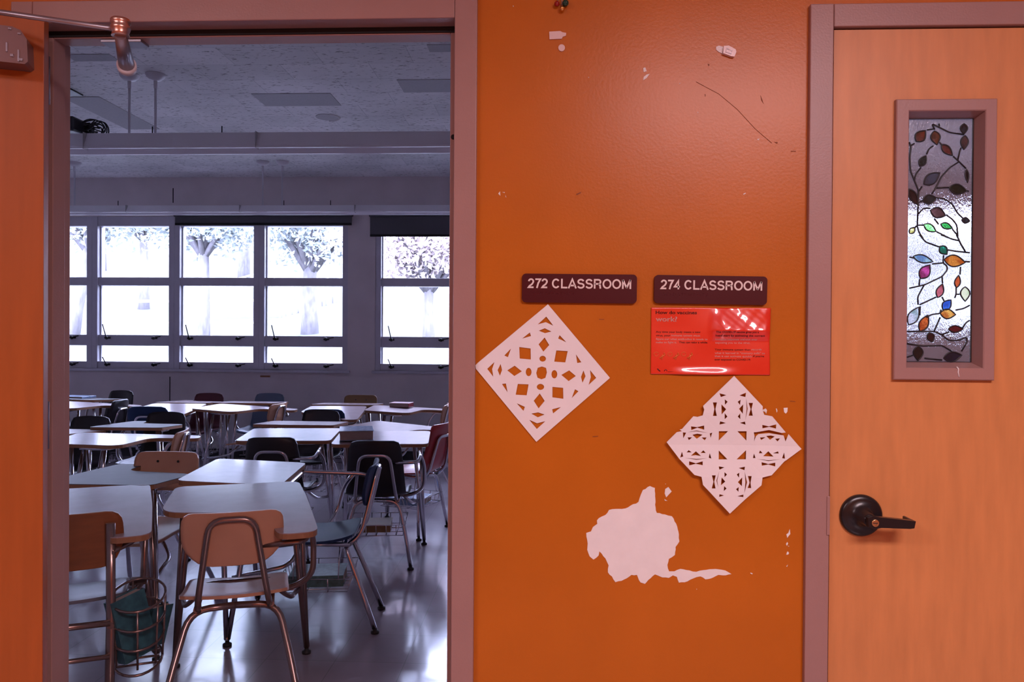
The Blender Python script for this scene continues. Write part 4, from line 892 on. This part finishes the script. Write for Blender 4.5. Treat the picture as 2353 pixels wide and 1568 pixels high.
def combo(pxt, rot, style, seatm, metal, topm, label, ball=None, rect=0):
    """pxt: pixel of the middle of the desktop; rot: degrees the sitter is turned from facing the windows"""
    c = atZ(pxt[0], pxt[1], .742); a = math.radians(rot)
    off = Vector((0, rect, 0)) if rect else Vector((-.04, .23, 0)); R_ = Matrix.Rotation(a, 3, 'Z'); loc = Vector((c.x, c.y, 0)) - R_ @ off
    r = tag(empty('combination_desk', (loc.x, loc.y, 0), a), label, 'school desk', 'desks with attached chairs')
    part('desktop', 'rtop%s' % rect if rect else 'top', fn_recttop(rect) if rect else fn_top, (topm, 'topedge'), r)
    for s in (-1, 1):
        lg = part('desk_leg', 'v%d' % s, fn_vleg(s), metal, r); part('glide', 'g%d' % s, fn_glide(s, .382), 'foot', lg)
    for s in (-1, 1):
        lw, ly = (.245, -.33) if seatm == 'tan' else (.16, -.27) if style == 'panel' else (.21, -.17)
        lg = part('chair_leg', 'r%d%.2f%.2f' % (s, lw, ly), fn_rearleg(s, lw, ly), metal, r)
        part('glide', 'rg%d%.2f%.2f' % (s, lw, ly), fn_glide(s, ly-.002, lw+.001), 'foot', lg)
    if ball == 'desk': part('ball_foot', 'bd', fn_ball(-1, .382), 'redball', r)
    if ball == 'chair': part('ball_foot', 'bc', fn_ball(-1, -.332, .247), 'redball', r)
    part('seat_frame', 'sf', fn_seatbar, metal, r); part('side_rail', 'sr', fn_rail, metal, r); part('support_arm', 'sa', fn_support, metal, r)
    part('crossbar', 'cb', fn_crossbar, metal, r); [part('stretcher', 'st%d' % s, fn_stretch(s), metal, r) for s in (-1, 1)]
    if style == 'panel':
        part('backrest', 'pb', fn_panelback, seatm, r); part('seat', 'ps', fn_panelseat, seatm, r); part('back_frame', 'bf', fn_backtube, metal, r)
    else:
        part('seat_shell', 'sh' + style, fn_shell if style == 'shell' else fn_wideshell, seatm, r); part('back_frame', 'bfs', lambda b: fn_backtube(b, .705, .088), metal, r)
    if style == 'panel' and rot > 120:
        for s in (-1, 1): part('screw', 'sc%d' % s, fn_screw(s), 'foot', r)
    if seatm != 'tan': part('book_basket', 'bb', fn_basket, metal, r)
    return r
D = {}
D['c1'] = combo((530, 1144), 19, 'panel', 'tan', 'tube', 'tabletop', 'nearest school desk with tan curved backrest, in the middle of the doorway')
D['c2'] = combo((567, 1086), 97, 'panel', 'pnavy', 'chrome', 'tabletop', 'school desk with blue seat turned sideways, right of the nearest tan chair', rect=.37)
D['c4'] = combo((290, 1098), 180, 'panel', 'tan', 'chrome', 'darktop', 'school desk with tan backrest facing the corridor, dark top in front', 'chair')
D['c5'] = combo((235, 1010), 103, 'panel', 'tan', 'chrome', 'tabletop', 'school desk with shiny white top at left and small tan chair turned sideways')
D['c6'] = combo((328, 978), 182, 'wideshell', 'pblack', 'chrome', 'darktop', 'school desk with dark top and black shell chair behind the turned tan chair')
D['c7'] = combo((104, 992), 178, 'wideshell', 'pblack', 'chrome', 'tabletop', 'school desk with black shell chair at the left jamb, third row', rect=.27)
D['c8'] = combo((160, 931), 92, 'wideshell', 'pblack', 'chrome', 'tabletop', 'school desk with glinting black chair seen from the side, far left')
D['c9'] = combo((196, 917), 168, 'wideshell', 'pblack', 'chrome', 'darktop', 'school desk with tall black chair against the window wall, far left', rect=.27)
D['c10'] = combo((385, 936), 2, 'shell', 'pnavy', 'chrome', 'tabletop', 'school desk with navy chair seen from behind, left of the tall wood-backed one')
D['c11'] = combo((443, 924), 180, 'wideshell', 'pmaroon', 'chrome', 'tabletop', 'school desk with dark red chair against the window wall')
D['c12'] = combo((578, 925), 180, 'wideshell', 'pgrey', 'chrome', 'tabletop', 'school desk with slate blue chair against the window wall', rect=.27)
D['c13'] = combo((525, 938), 84, 'panel', 'tan', 'chrome', 'tabletop', 'school desk with tan chair seen edge on, beside the slate blue chair', 'desk')
D['c14'] = combo((800, 929), 180, 'panel', 'pbrown', 'chrome', 'tabletop', 'school desk with ochre brown rounded backrest against the window wall', rect=.27)
D['c16'] = combo((762, 942), 3, 'shell', 'pnavy', 'chrome', 'tabletop', 'school desk with navy chair backing toward the corridor, in front of the brown backrest')
D['c15'] = combo((905, 941), 92, 'panel', 'tan', 'chrome', 'tabletop', 'school desk carrying the red book, chair beside the right jamb')
D['c17'] = combo((694, 973), 180, 'wideshell', 'pblack', 'chrome', 'tabletop', 'school desk with low black chair facing the corridor, behind the white topped desk', rect=.27)
D['c18'] = combo((668, 999), 6, 'wideshell', 'pblack', 'chrome', 'tabletop', 'school desk with shiny white top and broad black shell chair, centre of the second row', rect=.27)
D['c19'] = combo((880, 1006), 7, 'wideshell', 'pblack', 'chrome', 'tabletop', 'school desk carrying the thick textbook, black chair with bowed frame in front', rect=.27)
D['c20'] = combo((880, 983), 70, 'wideshell', 'pred', 'chrome', 'tabletop', 'school desk with bright red shell chair near the right jamb')
# ---------------- older wooden desk at the left jamb
def old_desk():
    c = atZ(160, 1154, .742); a = math.radians(24); R_ = Matrix.Rotation(a, 3, 'Z'); loc = Vector((c.x, c.y, 0)) - R_ @ Vector((-.04, .23, 0))
    r = tag(empty('combination_desk', (loc.x, loc.y, 0), a), 'older school desk with dark plywood back and round wire basket by the left jamb', 'school desk', 'desks with attached chairs')
    part('desktop', 'top', fn_top, ('tabletop', 'topedge'), r)
    def post(s):
        def g(b):
            add_tube(b, [(.165*s, -.33, .03), (.165*s, -.27, .42), (.165*s, -.29, .76)], .0155, 8, fr=.05, flat=.6)
        return g
    for s in (-1, 1):
        p_ = part('chair_post', 'op%d' % s, post(s), 'tube', r); part('glide', 'og%d' % s, fn_glide(s, -.33, .165), 'foot', p_)
        lg = part('desk_leg', 'v%d' % s, fn_vleg(s), 'tube', r); part('glide', 'g%d' % s, fn_glide(s, .382), 'foot', lg)
    def bk(b):
        prof = smoothpoly([(-.20, .80), (.20, .80), (.205, .68), (.17, .605), (-.17, .605), (-.205, .68)], [.08, .08, .05, .04, .04, .05], 6)
        tri_sheet(b, prof, lambda u, v: Vector((u, -.262+.8*u*u-.02, v)), .010, (0, -1, 0))
    part('backrest', 'obk', bk, 'brownwood', r)
    part('seat', 'ps', fn_panelseat, 'dusty', r)
    def rails(b):
        add_tube(b, [(-.165, -.28, .41), (.165, -.28, .41)], .012, 8); add_tube(b, [(.165, -.29, .66), (.22, -.20, .665), (.26, -.12, .69), (.25, .2, topz(.2)-.036)], .011, 8, fr=.04)
        for s in (-1, 1): add_tube(b, [(.165*s, -.285, .40), (.15*s, .15, .42), (.23*s, .38, .30)], .012, 8, fr=.05)
        add_tube(b, [(-.165, -.30, .30), (.165, -.30, .30)], .009, 8)
    part('side_rail', 'orl', rails, 'tube', r)
    def tubeup(b): add_tube(b, [(.255, -.02, topz(0)-.03), (.245, 0, .45), (.18, 0, .41)], .012, 8, fr=.05); add_box(b, (.20, -.02, .455), (.26, .02, .475))
    part('support_arm', 'osa', tubeup, 'tube', r)
    def rb(b):
        cx, cy = .245, -.19
        for z, rx, ry in ((.47, .090, .13), (.40, .088, .125), (.33, .085, .12), (.24, .08, .11)):
            add_tube(b, [(cx+rx*math.cos(t), cy+ry*math.sin(t), z + .02*math.sin(t)) for t in [2*PI*k/24 for k in range(24)]], .0048, 6, closed=True)
        for t in (0, .9, 1.9, 2.9, 3.8, 4.8, 5.6): add_tube(b, [(cx+.090*math.cos(t), cy+.13*math.sin(t), .47+.02*math.sin(t)), (cx+.08*math.cos(t), cy+.11*math.sin(t), .24)], .0042, 6)
        for y in (-.06, 0, .06): add_tube(b, [(cx-.07, cy+y, .24), (cx+.07, cy+y, .24)], .0042, 6)
    part('book_basket', 'orb', rb, 'tube', r)
    return r, a
od, oda = old_desk()

# ---------------- books
def book(parent_desk, lx, ly, z, rz, w_, d_, h, cover, label, grp=None, tilt=(0, 0), mxx=None):
    base = parent_desk.matrix_basis if parent_desk else Matrix.Identity(4)
    r = empty('book'); r.matrix_basis = Matrix.Translation(parent_desk.location) @ Matrix.Rotation(parent_desk.rotation_euler.z, 4, 'Z') @ Matrix.Translation((lx, ly, z)) @ Matrix.Rotation(rz, 4, 'Z') @ Matrix.Rotation(tilt[0], 4, 'X') @ Matrix.Rotation(tilt[1], 4, 'Y')
    if mxx: r.matrix_basis = mxx
    tag(r, label, 'book', grp)
    b = BM(); t = .003
    add_box(b, (-w_/2, -d_/2, 0), (w_/2, d_/2, t), .001); add_box(b, (-w_/2, -d_/2, h-t), (w_/2, d_/2, h), .001); add_box(b, (-w_/2-.002, -d_/2, .0005), (-w_/2+t, d_/2, h-.0005), .001)
    obj('cover', b, M[cover], r); box('page_block', (-w_/2+.003, -d_/2+.004, t), (w_/2-.005, d_/2-.004, h-t), M['pages'], r, .0008); return r
book(D['c19'], -.17, .24, topz(.22)+.003, math.radians(-82), .26, .215, .062, 'bk_blue', 'thick textbook with blue and white cover lying on a desktop', tilt=(0, 0))
book(D['c15'], .20, .20, topz(.2)+.003, math.radians(80), .19, .15, .04, 'bk_red', 'small red book lying on a far desktop near the right jamb')
book(D['c9'], .16, .22, topz(.22)+.003, math.radians(4), .30, .2, .02, 'bk_blue', 'thin pale book lying on the far left desktop')
book(D['c2'], -.0, .02, .204, math.radians(2), .20, .26, .055, 'bk_green', 'green covered textbook in the wire basket under the blue seat', 'books in under-seat baskets')
book(D['c19'], -.05, .02, .204, math.radians(90), .20, .26, .045, 'pbrown', 'brown book in the wire basket under the black chair with bowed frame', 'books in under-seat baskets')
book(D['c20'], .0, .02, .204, math.radians(10), .20, .26, .05, 'bk_blue', 'pale book in the wire basket under the red chair', 'books in under-seat baskets')
B3 = Matrix(((0, 0, 1), (1, 0, 0), (0, 1, 0))).to_4x4()
ODM = Matrix.Translation(od.location) @ Matrix.Rotation(oda, 4, 'Z')
def upright(x, y, z, yaw, lean, dd): return ODM @ Matrix.Translation((x, y, z)) @ Matrix.Rotation(math.radians(lean), 4, 'Y') @ Matrix.Rotation(math.radians(yaw), 4, 'Z') @ Matrix.Translation((0, 0, dd/2)) @ B3
book(od, 0, 0, 0, 0, .125, .225, .048, 'bk_teal', 'worn teal hardback standing tilted in the round wire basket', mxx=upright(.235, -.21, .262, -52, -12, .225))
book(od, 0, 0, 0, 0, .10, .15, .028, 'bk_teal', 'smaller dark book leaning behind the worn teal hardback', mxx=upright(.275, -.13, .262, -40, 12, .15))

# ================================================================== OUTDOORS
def gz(x, y): 
    return .55 + max(0, (y-8))*.10 + .0022*max(0, y-14)*max(0, y-14) + .18*math.sin(x*.25+1)*min(1, (y-8)/6)
b = BM(); NX, NY = 60, 50; G = [[None]*(NY+1) for _ in range(NX+1)]
for i in range(NX+1):
    for j in range(NY+1):
        x = -60+110*i/NX; y = 7.5 + 52*(j/NY)**1.3; G[i][j] = b.verts.new((x, y, gz(x, y)))
for i in range(NX):
    for j in range(NY): f = b.faces.new((G[i][j], G[i+1][j], G[i+1][j+1], G[i][j+1])); f.smooth = True
struct(obj('ground', b, M['grass']), 'sunlit lawn bank rising beyond the windows')
b = BM(); add_tube(b, [Vector((-60, 10, 0)), Vector((50, 10, 0))], .01, 4); b.free()
b = BM()
for i in range(40):
    x0 = -40+i*1.5; y = 11.0+.2*math.sin(i*.3)
    v = [b.verts.new((x0, y, gz(x0, y)+.03)), b.verts.new((x0+1.5, y+.05, gz(x0+1.5, y)+.03)), b.verts.new((x0+1.5, y+1.8, gz(x0+1.5, y+1.8)+.03)), b.verts.new((x0, y+1.75, gz(x0, y+1.75)+.03))]; b.faces.new(v)
r_ = bmesh.ops.extrude_face_region(b, geom=b.faces[:]); bmesh.ops.translate(b, vec=(0, 0, -.12), verts=[e for e in r_['geom'] if isinstance(e, bmesh.types.BMVert)])
tag(obj('footpath', b, M['conc']), 'pale concrete footpath crossing the lawn outside the windows', 'path')
# stairs with rails
sx0, sy0 = atY(430, 740, 21).x, 21.0
r = tag(empty('outdoor_staircase', (sx0, sy0, gz(sx0, sy0)-.1)), 'wide concrete steps climbing the lawn outside', 'stairs')
b = BM()
for k in range(12): add_box(b, (.05*k, .5*k, -.5), (2.4+.05*k, .5*k+.52, .105*(k+1)), .01)
obj('steps', b, M['conc'], r)
for sx in (-.1, 2.45):
    b = BM(); add_tube(b, [(sx, 0, .95), (sx+.6, 6.0, 2.25)], .035, 8); add_tube(b, [(sx, 0, .5), (sx+.6, 6.0, 1.8)], .02, 8)
    for k in range(6): add_tube(b, [(sx+.12*k, 1.2*k, .26*k-.3), (sx+.12*k, 1.2*k, .95+.26*k)], .028, 8)
    obj('handrail', b, M['white'], r)
r = tag(empty('pipe_railing', (atY(270, 740, 16).x, 16, 0)), 'white pipe railing on the lawn left of the outdoor steps', 'railing'); xx = r.location.x
b = BM(); z0 = gz(xx, 16); 
add_tube(b, [(0, 0, z0+1.0), (3.3, .3, z0+1.05)], .035, 8); add_tube(b, [(0, 0, z0+.5), (3.3, .3, z0+.5)], .02, 8)
for k in range(4): add_tube(b, [(1.1*k, .1*k, z0-.1), (1.1*k, .1*k, z0+1.02)], .03, 8)
obj('rail', b, M['white'], r)
def tree(px, y, th, trad, crown, leafm, label, nleaf=9000, lean=0.0, lsz=.10, seed=1):
    p = atY(px, 740, y); x = p.x; z = gz(x, y)-.1; rnd = random.Random(seed)
    r = tag(empty('tree', (x, y, z)), label, 'tree', 'trees on the lawn outside')
    b = BM(); top = Vector((lean, 0, th)); add_tube(b, [Vector((0, 0, 0)), Vector((lean*.3, 0, th*.4)), top], trad, 12, r2=trad*.7)
    ends = []
    for k in range(9):
        a = 2*PI*k/9+rnd.uniform(-.3, .3); e = top + Vector((math.cos(a)*crown*.75, math.sin(a)*crown*.6, rnd.uniform(.3, 1.0)*crown)); mid = top*.5+e*.5+Vector((0, 0, .25))
        add_tube(b, [top-Vector((0, 0, .2)), mid, e], trad*.42, 7, r2=.025); ends += [e, mid]
        for q in range(2):
            e2 = mid + Vector((rnd.uniform(-1, 1), rnd.uniform(-1, 1), rnd.uniform(0, 1)))*crown*.45; add_tube(b, [mid, e2], trad*.18, 5, r2=.012); ends.append(e2)
    obj('trunk', b, M['bark'], r)
    b = BM(); cl = [(e, crown*rnd.uniform(.28, .48)) for e in ends]
    for k in range(nleaf):
        e, cr = cl[rnd.randrange(len(cl))]; d = Vector((rnd.gauss(0, 1), rnd.gauss(0, 1), rnd.gauss(0, 1))).normalized()*cr*rnd.random()**.5
        c = e+d; u = Vector((rnd.gauss(0, 1), rnd.gauss(0, 1), rnd.gauss(0, 1))).normalized(); v = u.cross(Vector((rnd.gauss(0, 1), rnd.gauss(0, 1), 1))).normalized(); s = lsz*rnd.uniform(.5, 1)
        q = [b.verts.new(c+u*s), b.verts.new(c+v*s*.45), b.verts.new(c-u*s), b.verts.new(c-v*s*.45)]; b.faces.new(q)
    obj('foliage', b, M[leafm], r)
tree(712, 17.5, 1.8, .24, 2.0, 'leafA', 'large tree with a forked trunk seen through the window left of the pier', seed=3, nleaf=8000)
tree(467, 15.5, 2.3, .17, 1.8, 'leafA', 'tree with leafy crown seen through the middle window', seed=4, nleaf=11000)
tree(160, 16.0, 2.4, .20, 2.0, 'leafA', 'leaning tree seen through the window at the far left', seed=5, lean=.5)
tree(330, 24.0, 2.6, .2, 3.6, 'leafB', 'yellow green tree behind the white railing', seed=6, nleaf=14000, lsz=.15)
tree(985, 15.0, 1.3, .15, 2.0, 'leafC', 'reddish autumn tree filling the window right of the pier', seed=7, nleaf=22000, lsz=.085)
tree(560, 33.0, 4.6, .3, 5.0, 'leafA', 'hazy grey green tree high on the bank behind the steps', seed=8, nleaf=16000, lsz=.2)
tree(830, 30.0, 4.0, .3, 4.6, 'leafA', 'hazy grey green tree on the bank behind the wall pier', seed=9, nleaf=15000, lsz=.2)
tree(230, 36.0, 4.4, .3, 5.2, 'leafA', 'distant grey tree beyond the left windows', seed=10, nleaf=16000, lsz=.22)
